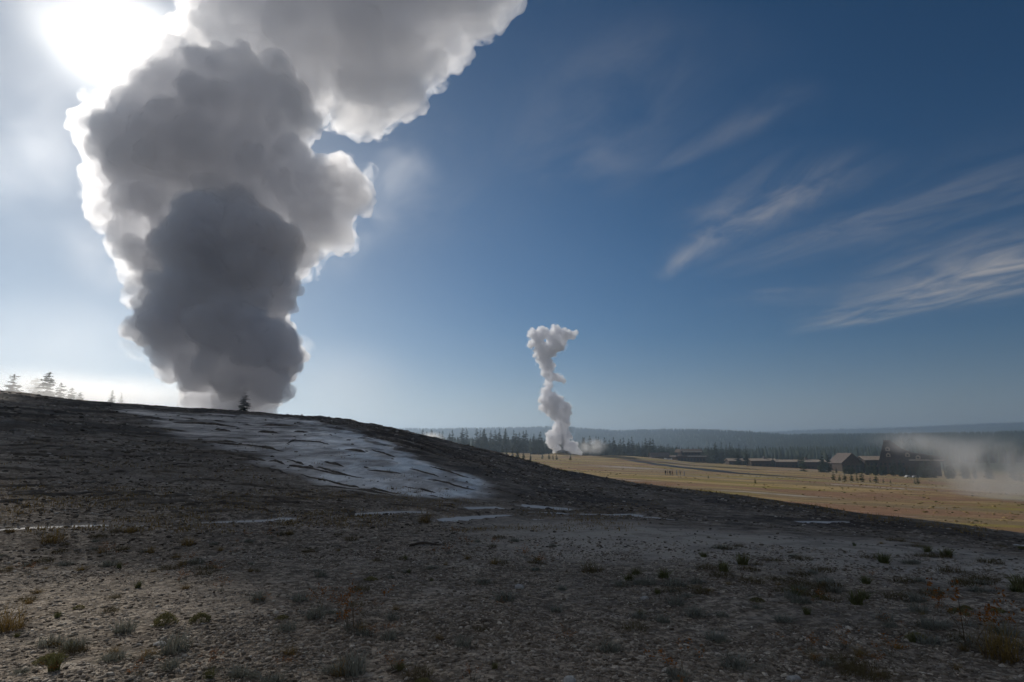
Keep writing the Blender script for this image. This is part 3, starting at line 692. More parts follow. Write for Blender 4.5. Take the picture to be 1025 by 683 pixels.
# ------------------------------------------------------------------ conifers
bark = simple_mat('bark', (0.085, 0.065, 0.05), (0.05, 0.04, 0.033), 2.0)
needle = simple_mat('needles', (0.040, 0.060, 0.030), (0.022, 0.038, 0.022), 0.7, 0.8, 0.15)
needle_y = simple_mat('needles_young', (0.065, 0.085, 0.035), (0.035, 0.055, 0.025), 0.9, 0.8, 0.15)
def conifer(seed, h, wid, layers, dens=7, bare=0.12, ragged=0.35, blunt=0.0):
    """(trunk mesh, crown mesh): whorls of drooping boughs made of small needle sprays"""
    rg = np.random.default_rng(seed); n = 7; TV = []; TF = []
    for i in range(6):
        t = i / 5; rr = h * 0.014 * (1 - t) + 0.015
        for j in range(n): TV.append((rr * math.cos(j * 6.283 / n) + 0.01 * h * math.sin(t * 3 + seed) * t, rr * math.sin(j * 6.283 / n), t * h * 0.97 - 0.3 * (i == 0)))
    for i in range(5):
        for j in range(n): TF.append((i * n + j, i * n + (j + 1) % n, (i + 1) * n + (j + 1) % n, (i + 1) * n + j))
    V = []; F = []
    for L in range(layers):
        t = bare + (1 - bare) * (L + rg.uniform(-0.3, 0.3)) / layers; t = min(max(t, bare), 0.985)
        prof = (1 - (t - bare) / (1 - bare)); prof = prof ** (0.75 - 0.4 * blunt) * (1 - 0.3 * max(0, 0.2 - (t - bare)) / 0.2)
        R0 = wid * prof + 0.02 * h
        nb = max(3, int(round(dens * (0.5 + 0.5 * prof))))
        for b in range(nb):
            if rg.random() < ragged * 0.45: continue
            a = rg.uniform(0, 6.283); ln = R0 * rg.uniform(1 - ragged, 1.12); z = t * h + rg.normal() * 0.012 * h
            ca, sa = math.cos(a), math.sin(a); droop = rg.uniform(0.05, 0.4) * (1.2 - t)
            ns = 3
            for k in range(ns):
                u0 = 0.10 + 0.9 * k / ns; 
                for q in range(3):
                    u = u0 + rg.uniform(0, 0.3); x0 = ln * u; zz = z - droop * ln * u + 0.12 * ln * u * u
                    w = ln * rg.uniform(0.26, 0.46) * (1.15 - 0.5 * u); side = rg.uniform(-0.5, 0.5) * ln * 0.5
                    cx, cyy = ca * x0 - sa * side, sa * x0 + ca * side
                    e1 = np.array([ca, sa, -droop]) * w * rg.uniform(0.8, 1.5); e2 = np.array([-sa, ca, rg.normal() * 0.5]) * w * 0.7; e3 = np.array([0, 0, 1.0]) * w * rg.uniform(0.2, 0.7)
                    c = np.array([cx, cyy, zz]); i0 = len(V)
                    V += [c - e1 * .5, c - e2 * .6 - e3 * .25, c + e1 * .7 - e3 * .3, c + e2 * .6 - e3 * .2, c + e3 * .45]
                    F += [(i0, i0 + 1, i0 + 4), (i0 + 1, i0 + 2, i0 + 4), (i0 + 2, i0 + 3, i0 + 4), (i0 + 3, i0, i0 + 4)]
    i0 = len(V); tip = np.array([0.01 * h * math.sin(3 + seed), 0, h])
    V += [tip, tip + (0.02 * h, 0, -0.09 * h), tip + (-0.01 * h, 0.017 * h, -0.09 * h), tip + (-0.01 * h, -0.017 * h, -0.09 * h)]
    F += [(i0, i0 + 1, i0 + 2), (i0, i0 + 2, i0 + 3), (i0, i0 + 3, i0 + 1)]
    tm = mesh_np('trunk', np.array(TV), np.array(TF)); cm = mesh_np('crown', np.array(V), np.array(F)); tm.materials.append(bark)
    return tm, cm
KINDS = []
for k in range(10):
    tm, cm = conifer(100 + k, 10.0, random.uniform(1.8, 2.9), 20, 8, random.uniform(0.03, 0.16), random.uniform(0.25, 0.5)); cm.materials.append(needle); KINDS.append((tm, cm))
YOUNG = []
for k in range(5):
    tm, cm = conifer(200 + k, 10.0, random.uniform(2.0, 2.9), 14, 8, 0.02, 0.3); cm.materials.append(needle_y); YOUNG.append((tm, cm))
PINES = []
for k in range(4):
    tm, cm = conifer(300 + k, 10.0, random.uniform(2.4, 3.2), 19, 8, 0.12, 0.55, 0.7); cm.materials.append(needle); PINES.append((tm, cm))
def tree(x, y, h, kind, label, group=None, name='pine_tree', sink=0.15):
    o = empty(name, (x, y, gz(x, y) - sink), random.uniform(0, 6.28)); tag(o, label, 'tree', group)
    s = h / 10.0; wv = random.uniform(0.85, 1.15); o.scale = (s * wv, s * wv, s)
    for nm, me in zip(('trunk', 'crown'), kind): link(nm, me, None, o)
    return o
def tree_px(px, Y, hpx, kind, *a, **k):
    x = (px - CX) / FPX * Y * ray(px, 455)[1] ** -1
    return tree(x, Y, hpx / FPX * Y, kind, *a, **k)
random.seed(11)
ridge = [(15, 150, 374, 0, 'clumpy pine alone at the far end of the misty ridge'), (38, 160, 378, 1, 'short faint pine left of the tallest ridge pine in the mist'), (50, 152, 372, 2, 'tallest ragged pine on the misty ridge'),
         (62, 153, 383, 3, 'leaning small pine just right of the tallest ridge pine'), (73, 156, 388, 0, 'low bushy pine third right of the tallest ridge pine'), (81, 158, 392, 1, 'lowest bushy pine at the end of the ridge pine row'),
         (113, 160, 390, 2, 'thin dark little conifer standing alone in bright mist'), (122, 166, 393, 3, 'palest little conifer fading into bright mist')]
for px, Y, pt, k, lab in ridge:
    q = at(px, pt, Y); tree(q[0], q[1], q[2] - gz(q[0], q[1]) + .15, (PINES if px < 100 else KINDS)[k], lab)
tree_px(240, 148.8, 26, KINDS[0], 'dark pointed conifer standing against the foot of the big steam column')
n = 0
for i in range(165):
    px = random.uniform(415, 742)
    if 552 < px < 580 and random.random() < 0.6: continue
    Y = random.uniform(655, 790); hp = random.uniform(13, 24) * (1.0 if px < 640 else 0.9)
    if 655 < px < 715: Y = random.uniform(690, 790); hp = random.uniform(11, 17)
    tree_px(px, Y, hp, random.choice(KINDS), 'slim dark lodgepole pine in the wood behind the far geyser', 'pines of the wood behind the far geyser')
for px, Y, hp in [(482, 330, 13), (487, 335, 9), (503, 320, 15), (507, 325, 12), (513, 318, 13), (518, 330, 11), (524, 316, 10), (531, 325, 8)]:
    tree_px(px, Y, hp, random.choice(KINDS), 'dark small pine just beyond the shoulder of the mound', 'small pines beyond the shoulder of the mound')
for px, Y, hp in [(543, 420, 6), (549.5, 415, 7.5), (553.5, 415, 6), (557, 410, 6.5), (571, 430, 6)]:
    tree_px(px, Y, hp, random.choice(YOUNG), 'tiny dark pine on the pale flat before the far geyser cone', 'tiny pines before the far geyser')
for px, Y, hp, lab in [(738, 560, 17, 'tall full pine at the left end of the tan roofed lodge'), (747, 555, 20, 'tallest leaning pine at the left end of the tan roofed lodge'), (773, 553, 12, 'small pine rising over the middle of the tan lodge roof'), (801, 545, 15, 'broad pine in front of the right end of the tan lodge roof')]:
    tree_px(px, Y, hp, random.choice(KINDS), lab)
for i in range(22):
    px = random.uniform(728, 830); tree_px(px, random.uniform(590, 650), random.uniform(8, 13), random.choice(KINDS), 'dark pine behind the long tan roofed lodge', 'pines behind the tan roofed lodge')
for i in range(44):
    px = random.uniform(800, 935); Y = random.uniform(430, 470); hp = random.uniform(11, 23)
    if 835 < px < 858: hp *= 0.5
    if 872 < px < 922: hp *= 0.75
    tree_px(px, Y, hp, random.choice(KINDS + YOUNG[:2]), 'dark pine crowding the foot of the steep roofed inn', 'pines at the foot of the inn')
for i in range(18):
    px = random.uniform(930, 1060); tree_px(px, random.uniform(420, 520), random.uniform(12, 22), random.choice(KINDS), 'dark pine half hidden in the steam right of the inn', 'pines in the steam right of the inn')
for px, Y, hp in [(832, 262, 11), (838, 258, 7), (843, 264, 9), (850, 260, 10), (855, 268, 8), (860, 258, 12), (868, 262, 6), (874, 256, 11), (881, 262, 5), (888, 258, 4.5), (915, 262, 10), (912, 268, 6)]:
    tree_px(px, Y, hp, random.choice(YOUNG), 'young pine in the row on the meadow edge before the inn', 'young pines before the inn')
for px, py, hp, lab in [(709, 479, 4, 'dark round bush alone on the yellow meadow'), (756, 484, 6, 'dark low bush on the pale meadow below the lodge')]:
    q = meadow_pt(px, py); tree(q[0], q[1], hp / FPX * q[1], YOUNG[0], lab, name='bush')

# the far forest on the plateaus: nobody could count it
def forest():
    rg = np.random.default_rng(21); N = 70000
    a = rg.uniform(R(-46), R(50), N); r = 1500 * (7000 / 1500) ** rg.uniform(0, 1, N)
    k0 = 5200; a[:k0] = rg.uniform(R(-10), R(47), k0); r[:k0] = rg.uniform(810, 1250, k0) / np.cos(a[:k0])
    x, y = r * np.sin(a), r * np.cos(a); z = full_h(x, y)
    h = rg.uniform(10, 20, N) * np.where((r < 2500) & (np.arange(N) >= k0), .8, 1.0) * np.where(np.arange(N) < k0, np.where(a > R(23), 1.25, 1.15), 1); w = h * rg.uniform(0.16, 0.26, N); k = 5
    V = np.zeros((N, k + 1, 3)); 
    for j in range(k):
        t = j * 6.283 / k + rg.uniform(0, 6, N); V[:, j, 0] = x + w * np.cos(t if j == 0 else t0 + j * 6.283 / k); V[:, j, 1] = y + w * np.sin(t if j == 0 else t0 + j * 6.283 / k); V[:, j, 2] = z - 0.5
        if j == 0: t0 = t
    V[:, k] = np.stack([x + rg.normal(size=N) * 0.3, y, z + h], 1)
    b = (np.arange(N) * (k + 1))[:, None]
    F = np.concatenate([b + np.array([[j, (j + 1) % k, k]]) for j in range(k)])
    return mesh_np('forest', V.reshape(-1, 3), F)
o = link('forest', forest(), simple_mat('forest', (0.030, 0.048, 0.030), (0.018, 0.032, 0.022), 0.02)); tag(o, 'dense dark conifer forest covering the hazy plateaus', 'forest', None, 'stuff')
# ------------------------------------------------------------------ buildings, cars, people far across the meadow
shing = simple_mat('shingle_roof', (0.42, 0.34, 0.265), (0.30, 0.245, 0.19), 0.8)
shing_d = simple_mat('weathered_shingle', (0.155, 0.12, 0.10), (0.10, 0.08, 0.07), 0.7)
logw = simple_mat('dark_logs', (0.085, 0.06, 0.045), (0.05, 0.038, 0.03), 1.2)
paleb = simple_mat('pale_board', (0.52, 0.50, 0.47), (0.42, 0.40, 0.38), 0.8)
stone = simple_mat('chimney_stone', (0.22, 0.20, 0.19), (0.13, 0.12, 0.115), 1.5)
winm, T = new_mat('window_glass')
p = T.n('ShaderNodeBsdfPrincipled', i={'Base Color': (0.02, 0.025, 0.03, 1), 'Roughness': 0.08}); T.n('ShaderNodeOutputMaterial', i={'Surface': p.outputs[0]})
class MB:
    def __init__(s): s.v = []; s.f = []
    def quad(s, *p):
        b = len(s.v); s.v += [tuple(q) for q in p]; s.f.append(tuple(range(b, b + len(p))))
    def box(s, x0, x1, y0, y1, z0, z1):
        b = len(s.v); s.v += [(x, y, z) for z in (z0, z1) for y in (y0, y1) for x in (x0, x1)]
        s.f += [tuple(b + i for i in q) for q in ((0, 2, 3, 1), (4, 5, 7, 6), (0, 1, 5, 4), (2, 6, 7, 3), (0, 4, 6, 2), (1, 3, 7, 5))]
    def prism(s, prof, y0, y1):
        """closed profile in x,z pushed along y"""
        n = len(prof); b = len(s.v); s.v += [(x, y0, z) for x, z in prof] + [(x, y1, z) for x, z in prof]
        s.f.append(tuple(b + i for i in range(n))); s.f.append(tuple(b + n + i for i in reversed(range(n))))
        for i in range(n): s.f.append((b + i, b + n + i, b + n + (i + 1) % n, b + (i + 1) % n))
    def build(s, name, mat, parent=None):
        bm = bmesh.new(); vs = [bm.verts.new(v) for v in s.v]
        for f in s.f: bm.faces.new([vs[i] for i in f])
        bmesh.ops.recalc_face_normals(bm, faces=bm.faces[:])
        me = bpy.data.meshes.new(name); bm.to_mesh(me); bm.free()
        return link(name, me, mat, parent)
def turned(mb):
    """same shapes with x and y swapped: a gable whose ridge runs along x"""
    mb.v = [(y, x, z) for x, y, z in mb.v]; return mb
def ground_xy(px, Y):
    return (px - CX) / FPX * Y / ray(px, 460)[1], Y
def gable(name, px, Y, ztop_px, L, D, eave, pitch_h, rz, label, roofm=shing, wallm=logw, ridge='x', nwin=6, group=None, chim=None, storeys=1):
    """house of length L (along its ridge), depth D; the eave height and roof rise in metres; base sits on the ground"""
    x, y = ground_xy(px, Y); o = empty(name, (x, y, gz(x, y) - 0.3), R(rz)); tag(o, label, 'building', group)
    w = MB(); w.prism([(-D / 2, 0), (D / 2, 0), (D / 2, eave), (0, eave + pitch_h), (-D / 2, eave)], -L / 2, L / 2)
    if ridge == 'x': turned(w)
    w.build('wall', wallm, o)
    r = MB(); ov = 1.0; th = 0.35; k = pitch_h / (D / 2); ze = eave - k * ov
    r.prism([(-D / 2 - ov, ze + .02), (0, eave + pitch_h + .02), (D / 2 + ov, ze + .02), (D / 2 + ov, ze + th), (0, eave + pitch_h + th), (-D / 2 - ov, ze + th)], -L / 2 - ov, L / 2 + ov)
    if ridge == 'x': turned(r)
    rf = r.build('roof', roofm, o)
    if chim is not None:
        c = MB(); c.box(chim - 1, chim + 1, -0.9, 0.9, eave + pitch_h * 0.6, eave + pitch_h + 2.2); (c if ridge == 'x' else turned(c)).build('chimney', stone, rf)
    span = L if ridge == 'x' else D
    fy = -(D if ridge == 'x' else L) / 2
    for s in range(storeys):
        z0 = 1.2 + s * 3.1
        if z0 + 1.5 > eave + (0 if ridge == 'x' else pitch_h * 0.5): break
        for i in range(nwin):
            xx = -span / 2 + span * (i + 0.5) / nwin; g = MB(); ww = span / nwin * 0.25
            if abs(xx) > span / 2 - ww: continue
            if s == 0 and i == nwin // 2: g.box(xx - 0.9, xx + 0.9, fy - 0.06, fy + 0.1, 0.3, 2.5); d = g.build('door', simple_mat('door', (0.10, 0.06, 0.04)), o)
            else: g.box(xx - ww, xx + ww, fy - 0.05, fy + 0.1, z0, z0 + 1.5); g.build('window', winm, o)
    return o
LG = 'wings of the long tan roofed lodge'
gable('lodge', 762, 575, 0, 24, 12, 6.0, 1.7, -4, 'low lodge wing with plain tan roof between two tall pines', nwin=7, chim=3.0)
gable('lodge', 787, 572, 0, 24, 13, 6.0, 1.7, -3, 'low lodge wing with tan roof right of the small roof top pine', nwin=7)
gable('lodge', 812, 560, 0, 22, 13, 7.0, 1.8, -5, 'tan roofed lodge wing next to the dark gabled hall', nwin=6, chim=-5.0)
gable('gabled_hall', 846, 520, 0, 24, 18, 8.2, 7.8, -4, 'tall hall with dark gable end and tan left roof slope', ridge='y', nwin=5, storeys=2, roofm=shing_d)
gable('inn_wing', 872, 512, 0, 18, 14, 12.0, 2.8, -4, 'small block with bright tan roof left of the steep roofed inn', nwin=5, storeys=3)
gable('cabin', 735, 640, 0, 16, 11, 5.0, 2.0, 0, 'small pinkish tan roofed cabin among pines left of the lodge', nwin=4)
gable('cabin', 660, 668, 0, 22, 10, 5.0, 4.0, 6, 'brown roofed house in the pines left of the banded visitor centre', roofm=shing_d, nwin=5)
# the great inn: steep peak with a roof that sweeps far down to one side, dormers, balcony on the ridge
x, y = ground_xy(891, 505); inn = empty('steep_roofed_inn', (x, y, gz(x, y) - 0.3), R(-33)); tag(inn, 'huge log inn with very steep peak and long sweeping weathered roof half veiled in steam', 'building')
IP = [(-9, 9.0), (-3.2, 28.0), (1.6, 28.2), (7.5, 22.0), (16, 18.2), (34, 15.0)]
w = MB(); w.prism([(-9, 0), (34, 0)] + IP[::-1], -15, 15); w.build('wall', logw, inn)
r = MB(); r.prism([(-10.2, 7.0)] + [(a_, b_ + .02) for a_, b_ in IP] + [(36, 14.6)] + [(36, 15.6)] + [(a_ + .1, b_ + .9) for a_, b_ in IP[::-1]] + [(-11, 7.3)], -17, 16); rf = r.build('roof', shing_d, inn)
for sx, sz in ((12.5, 17.2), (19.5, 15.2), (-1, 17), (-1, 22)):
    d = MB(); d.prism([(sx - 1.6, sz - 1.6), (sx + 1.6, sz - 1.6), (sx + 1.6, sz + .6), (sx, sz + 2.0), (sx - 1.6, sz + .6)], -17.9, -14.0); dm = d.build('dormer', shing, inn)
    g = MB(); g.box(sx - 0.7, sx + 0.7, -17.96, -17.8, sz - 1.0, sz + 0.3); g.build('window', winm, dm)
e = MB(); e.box(13.0, 36.5, -18.6, -15.05, 12.3, 13.4); e.build('porch_roof', shing, inn)
b = MB(); b.box(-3.4, 1.9, -12, 12, 29.0, 29.3)
for i in range(8):
    for s in (-3.3, 1.8): b.box(s - .08, s + .08, -11.8 + i * 3.3, -11.6 + i * 3.3, 29.3, 30.4)
for s in (-3.3, 1.8): b.box(s - .07, s + .07, -12, 12, 30.3, 30.45)
b.build('roof_balcony', logw, inn)
for fy in (-9, 9): f = MB(); f.box(-.8, -.62, fy - .09, fy + .09, 29.3, 35.0); f.build('flagpole', paleb, inn)
for s in range(3):
    for i in range(13):
        g = MB(); xx = -7 + i * 3.2; g.box(xx - .7, xx + .7, -15.07, -14.9, 1.4 + 3.6 * s, 3.2 + 3.6 * s)
        if s < 2 or xx < 10: g.build('window', winm, inn)
for i in range(5): q = MB(); q.box(13.4 + i * 5.5, 13.9 + i * 5.5, -18.4, -17.9, 0, 12.3); q.build('porch_post', logw, inn)
# banded visitor centre
x, y = ground_xy(690, 650); vc = empty('visitor_centre', (x, y, gz(x, y) - 0.3), R(4)); tag(vc, 'wide building with two pale roof bands stepping up among the pines', 'building')
q = MB(); q.box(-17, 15, -9, 9, 0, 6.0); q.build('wall', logw, vc)
q = MB(); q.box(-19, 17, -11, 11, 6.01, 7.6); q.build('lower_roof', shing_d, vc)
q = MB(); q.box(-6, 15.5, -11.08, -10.6, 6.3, 7.4); q.build('fascia', paleb, vc)
q = MB(); q.box(-11, 11, -6, 6, 7.61, 11.0); q.build('upper_storey', logw, vc)
q = MB(); q.prism([(-9, 11.01), (9, 11.01), (9, 12.6), (4, 14.6), (-4, 14.6), (-9, 12.6)], -13, 12); turned(q).build('upper_roof', shing_d, vc)
q = MB(); q.box(-10.5, 11.5, -9.08, -8.7, 11.2, 12.5); q.build('fascia', paleb, vc)
for i in range(9):
    g = MB(); xx = -15 + i * 3.5; g.box(xx - 1.1, xx + 1.1, -9.06, -8.9, 1.5, 4.5); g.build('window', winm, vc)
for i in range(6):
    g = MB(); xx = -9 + i * 3.6; g.box(xx - 1.1, xx + 1.1, -6.06, -5.9, 8.4, 10.4); g.build('window', winm, vc)
# parked vehicles: white vans and cars
white = simple_mat('white_paint', (0.75, 0.75, 0.74), (0.70, 0.70, 0.70), 1.0, 0.3, 0.5); rub = simple_mat('tyre', (0.02, 0.02, 0.02)); blue = simple_mat('silver_paint', (0.45, 0.46, 0.48), (0.4, 0.41, 0.43), 1.0, 0.3, 0.5)
def vehicle(px, Y, prof, L, mat, label, kind, rz):
    x, y = ground_xy(px, Y); o = empty(kind.replace(' ', '_'), (x, y, gz(x, y)), R(rz)); tag(o, label, kind)
    q = MB(); q.prism(prof, -0.9, 0.9); bo = q.build('body', mat, o)
    bv = bo.modifiers.new('b', 'BEVEL'); bv.width = 0.08; bv.segments = 2
    xs = [a for a, z in prof]; x0, x1 = min(xs), max(xs)
    for cx_ in (x0 + (x1 - x0) * .2, x0 + (x1 - x0) * .8):
        for sy in (-0.86, 0.86):
            bm = bmesh.new(); bmesh.ops.create_cone(bm, cap_ends=True, segments=16, radius1=.36, radius2=.36, depth=.24)
            bmesh.ops.rotate(bm, verts=bm.verts, matrix=Matrix.Rotation(R(90), 3, 'X')); bmesh.ops.translate(bm, verts=bm.verts, vec=(cx_, sy, .36))
            me = bpy.data.meshes.new('wheel'); bm.to_mesh(me); bm.free(); link('wheel', me, rub, o)
    zt = max(z for a, z in prof)
    g = MB(); g.box(x0 + (x1 - x0) * .3, x0 + (x1 - x0) * .86, -.915, .915, zt - .75, zt - .22); g.build('window', winm, o)
VAN = [(-2.7, .35), (2.7, .35), (2.7, 1.1), (2.0, 1.5), (1.5, 2.4), (-2.6, 2.45), (-2.7, 1.2)]
CAR = [(-2.2, .3), (2.2, .3), (2.25, .85), (1.2, 1.0), (.6, 1.5), (-1.2, 1.52), (-2.0, 1.0), (-2.25, .9)]
BUS = [(-4.2, .35), (4.2, .35), (4.25, 1.6), (3.9, 2.9), (-4.1, 3.0), (-4.25, 1.6)]
vehicle(654.5, 640, VAN, 5, white, 'white van at the left end of the cars parked before the pines', 'parked van', 5)
vehicle(660.0, 640, CAR, 4, white, 'small white car parked between two white vans', 'parked car', -4)
vehicle(668.8, 635, BUS, 8, white, 'long white minibus left of the visitor centre', 'parked minibus', 3)
vehicle(907, 408, CAR, 4, white, 'white car parked left of a silver car below the inn trees', 'parked car', 2)
vehicle(914, 409, CAR, 4, blue, 'silver car parked beside a white car below the inn trees', 'parked car', -3)
# people on the meadow
skin = simple_mat('skin', (0.45, 0.28, 0.2)); 
def person_mesh(step, arm):
    """one continuous skinned figure, 1.72 m tall"""
    V = [(0, 0, .95), (0, 0, 1.2), (0, 0, 1.42), (0, .01, 1.52), (0, .03, 1.62), (0, .02, 1.72), (.10, 0, .90), (.12, step * .12, .5), (.12, step * .05, .07), (.12, step * .05 + .15, .03), (-.10, 0, .90), (-.12, -step * .12, .5), (-.12, -step * .2, .07), (-.12, -step * .2 + .15, .03),
         (.19, 0, 1.40), (.24, -.03, 1.12), (.24, arm, .86), (-.19, 0, 1.40), (-.24, -.03, 1.12), (-.24, arm * .5, .86)]
    E = [(0, 1), (1, 2), (2, 3), (3, 4), (4, 5), (0, 6), (6, 7), (7, 8), (8, 9), (0, 10), (10, 11), (11, 12), (12, 13), (2, 14), (14, 15), (15, 16), (2, 17), (17, 18), (18, 19)]
    rad = [.15, .14, .15, .06, .10, .08, .10, .075, .05, .045, .10, .075, .05, .045, .07, .05, .04, .07, .05, .04]
    me = bpy.data.meshes.new('person'); me.from_pydata(V, E, []); o = bpy.data.objects.new('tmp', me); COL.objects.link(o)
    md = o.modifiers.new('s', 'SKIN'); md.use_smooth_shade = True
    for i, r_ in enumerate(rad): me.skin_vertices[0].data[i].radius = (r_, r_)
    me.skin_vertices[0].data[0].use_root = True
    sb = o.modifiers.new('u', 'SUBSURF'); sb.levels = 1; sb.render_levels = 1
    out = bpy.data.meshes.new_from_object(o.evaluated_get(bpy.context.evaluated_depsgraph_get())); bpy.data.objects.remove(o); out.materials.clear()
    return out
cols = [(.03, .03, .04), (.05, .04, .05), (.02, .025, .04), (.12, .05, .04), (.25, .26, .28), (.30, .28, .26), (.2, .22, .3)]
labs = ['person in black at the left end of the dark group standing on the yellow meadow', 'person in dark clothes second from the left end of the dark group on the meadow', 'person in navy clothes in the middle of the dark group on the meadow', 'person in dark red top at the right end of the dark group on the meadow',
        'person in pale grey standing just right of the dark group on the meadow', 'person in beige between two pale dressed people right of the dark group', 'person in light blue standing farthest right of the dark group on the meadow']
for i, (px, py) in enumerate([(666.3, 476.0), (668.6, 476.2), (670.8, 476.1), (673.0, 476.3), (677.5, 476.0), (681.0, 476.2), (685, 476.3)]):
    q = meadow_pt(px, py); me = person_mesh((i % 3 - 1) * .8, .1 * (i % 2)); me.materials.append(simple_mat('clothes', cols[i], tuple(c * .7 for c in cols[i])))
    hm = MB()
    o = link('person', me); o.location = (q[0], q[1], gz(q[0], q[1])); o.rotation_euler = (0, 0, i * 1.3); tag(o, labs[i], 'person', 'people standing on the far meadow')
    iv, jf = ico(2); hd = link('head', mesh_np('head', iv * np.array([.085, .10, .12]) + np.array([0, .03, 1.63]), jf), skin, o, True)
    hv = iv[iv[:, 2] > -0.2] 
    hair = link('hair', mesh_np('hair', iv * np.array([.095, .105, .09]) + np.array([0, .01, 1.68]), jf), rub, o, True)
# ------------------------------------------------------------------ gravel, grass and plants of the near flat
def gravel():
    rg = np.random.default_rng(5)
    V = []; F = []; C = []; off = 0
    def layer(N, r0, r1, smin, smax, tmpl, amin, amax, powr):
        nonlocal off
        u = rg.uniform(0, 1, N); r = (r0 ** powr + u * (r1 ** powr - r0 ** powr)) ** (1 / powr); a = rg.uniform(amin, amax, N)
        x, y = r * np.sin(a), r * np.cos(a)
        patch = fbm(x / 0.9, y / 0.9, 91, 3); keep = (rg.uniform(0, 1, N) < 0.62 + 0.9 * patch) & (stream_mask(x, y) < 0.3)
        x, y = x[keep], y[keep]; n = len(x); z = full_h(x, y)
        iv, jf = tmpl
        nv = 12; var = [iv * (1 + rg.uniform(-0.36, 0.36, (len(iv), 1))) * np.array([1, rg.uniform(.5, .95), rg.uniform(.25, .5)]) for _ in range(nv)]
        s = smin * (smax / smin) ** (rg.uniform(0, 1, n) ** 3.0); t = rg.uniform(0, 6.283, n); which = rg.integers(0, nv, n)
        P = np.stack(var)[which] * s[:, None, None]
        tl = rg.normal(0, 0.22, (n, 2)); P[:, :, 2] += P[:, :, 0] * tl[:, :1] + P[:, :, 1] * tl[:, 1:]
        c, q = np.cos(t)[:, None], np.sin(t)[:, None]
        X = P[:, :, 0] * c - P[:, :, 1] * q + x[:, None]; Y = P[:, :, 0] * q + P[:, :, 1] * c + y[:, None]; Z = P[:, :, 2] + (z + s * 0.10)[:, None]
        V.append(np.stack([X, Y, Z], -1).reshape(-1, 3)); F.append((jf[None] + (np.arange(n) * len(iv))[:, None, None]).reshape(-1, 3) + off); off += n * len(iv)
        C.append(np.repeat(rg.uniform(0, 1, n), len(iv)))
    lo, hi = ico(1), ico(2)
    layer(60000, 3.0, 7.0, 0.006, 0.034, hi if False else lo, R(-50), R(48), 1.0)
    layer(46000, 5.5, 11.5, 0.009, 0.036, lo, R(-48), R(46), 1.0)
    layer(7000, 10.5, 13.0, 0.014, 0.045, ico(1), R(-48), R(46), 1.0)
    me = mesh_np('gravel', np.concatenate(V), np.concatenate(F)); attr(me, 'tone', np.concatenate(C)); return me
m, T = new_mat('gravel_stone')
tn = T.n('ShaderNodeAttribute', attribute_name='tone').outputs['Fac']; g = T.n('ShaderNodeNewGeometry').outputs['Position']
rp_ = T.n('ShaderNodeValToRGB', i={'Fac': tn}); cr = rp_.color_ramp
cr.elements[0].position = 0; cr.elements[0].color = (0.127, 0.094, 0.065, 1); cr.elements[1].position = 1; cr.elements[1].color = (0.636, 0.570, 0.477, 1)
for pos, col in ((.35, (0.212, 0.180, 0.142, 1)), (.7, (0.318, 0.275, 0.223, 1)), (.9, (0.424, 0.365, 0.293, 1))): e = cr.elements.new(pos); e.color = col
c = T.mix(T.m('MULTIPLY', T.mr(T.noise(g, 60, 3, .6), .4, .7), .5), rp_.outputs[0], (0.19, 0.16, 0.13))
p = T.n('ShaderNodeBsdfPrincipled', i={'Base Color': c, 'Roughness': .85, 'Specular IOR Level': .2}); T.n('ShaderNodeOutputMaterial', i={'Surface': p.outputs[0]})
o = link('gravel', gravel(), m); tag(o, 'loose grey and brown silica chips strewn over the near flat', 'gravel', None, 'stuff')

def rubble(name, N, r0, r1, pw, sfn, flat, where):
    rg = np.random.default_rng(len(name)); iv, jf = ico(1)
    a = rg.uniform(R(-48), R(46), N); r = (r0 ** pw + rg.uniform(0, 1, N) * (r1 ** pw - r0 ** pw)) ** (1 / pw); x, y = r * np.sin(a), r * np.cos(a)
    keep = where(x, y, r, a, rg); x, y, r = x[keep], y[keep], r[keep]; n = len(x); z = full_h(x, y); s = sfn(r, rg, n)
    var = np.stack([iv * (1 + rg.uniform(-.36, .36, (12, 1))) * np.array([1, rg.uniform(.5, .95), rg.uniform(*flat)]) for _ in range(14)])
    P = var[rg.integers(0, 14, n)] * s[:, None, None]; t = rg.uniform(0, 6.283, n); c, q = np.cos(t)[:, None], np.sin(t)[:, None]
    V = np.stack([P[:, :, 0] * c - P[:, :, 1] * q + x[:, None], P[:, :, 0] * q + P[:, :, 1] * c + y[:, None], P[:, :, 2] + (z + s * .06)[:, None]], -1).reshape(-1, 3)
    me = mesh_np(name, V, (jf[None] + (np.arange(n) * 12)[:, None, None]).reshape(-1, 3)); attr(me, 'tone', np.repeat(rg.uniform(0, 1, n), 12)); return me
def tone_mat(name, stops):
    m, T = new_mat(name); rp_ = T.n('ShaderNodeValToRGB', i={'Fac': T.n('ShaderNodeAttribute', attribute_name='tone').outputs['Fac']}); cr = rp_.color_ramp
    cr.elements[0].position, cr.elements[0].color = stops[0][0], (*stops[0][1], 1); cr.elements[1].position, cr.elements[1].color = stops[-1][0], (*stops[-1][1], 1)
    for p_, c_ in stops[1:-1]: cr.elements.new(p_).color = (*c_, 1)
    T.n('ShaderNodeOutputMaterial', i={'Surface': T.n('ShaderNodeBsdfDiffuse', i={'Color': rp_.outputs[0]}).outputs[0]}); return m
def on_mound(x, y, r, a, rg):
    rc = np.interp(a, _aa, CR); sdv = poly_sd(x, y, SINTER_XY)
    return (r < rc * 1.03) & ~((r < 16.5) & (x > -1) & (rg.uniform(0, 1, len(x)) < .85)) & (stream_mask(x, y) < .05) & ((sdv > 1.0) | (rg.uniform(0, 1, len(x)) < .06)) & (rg.uniform(0, 1, len(x)) < .55 + .9 * fbm(x / 4.0, y / 4.0, 19, 4))
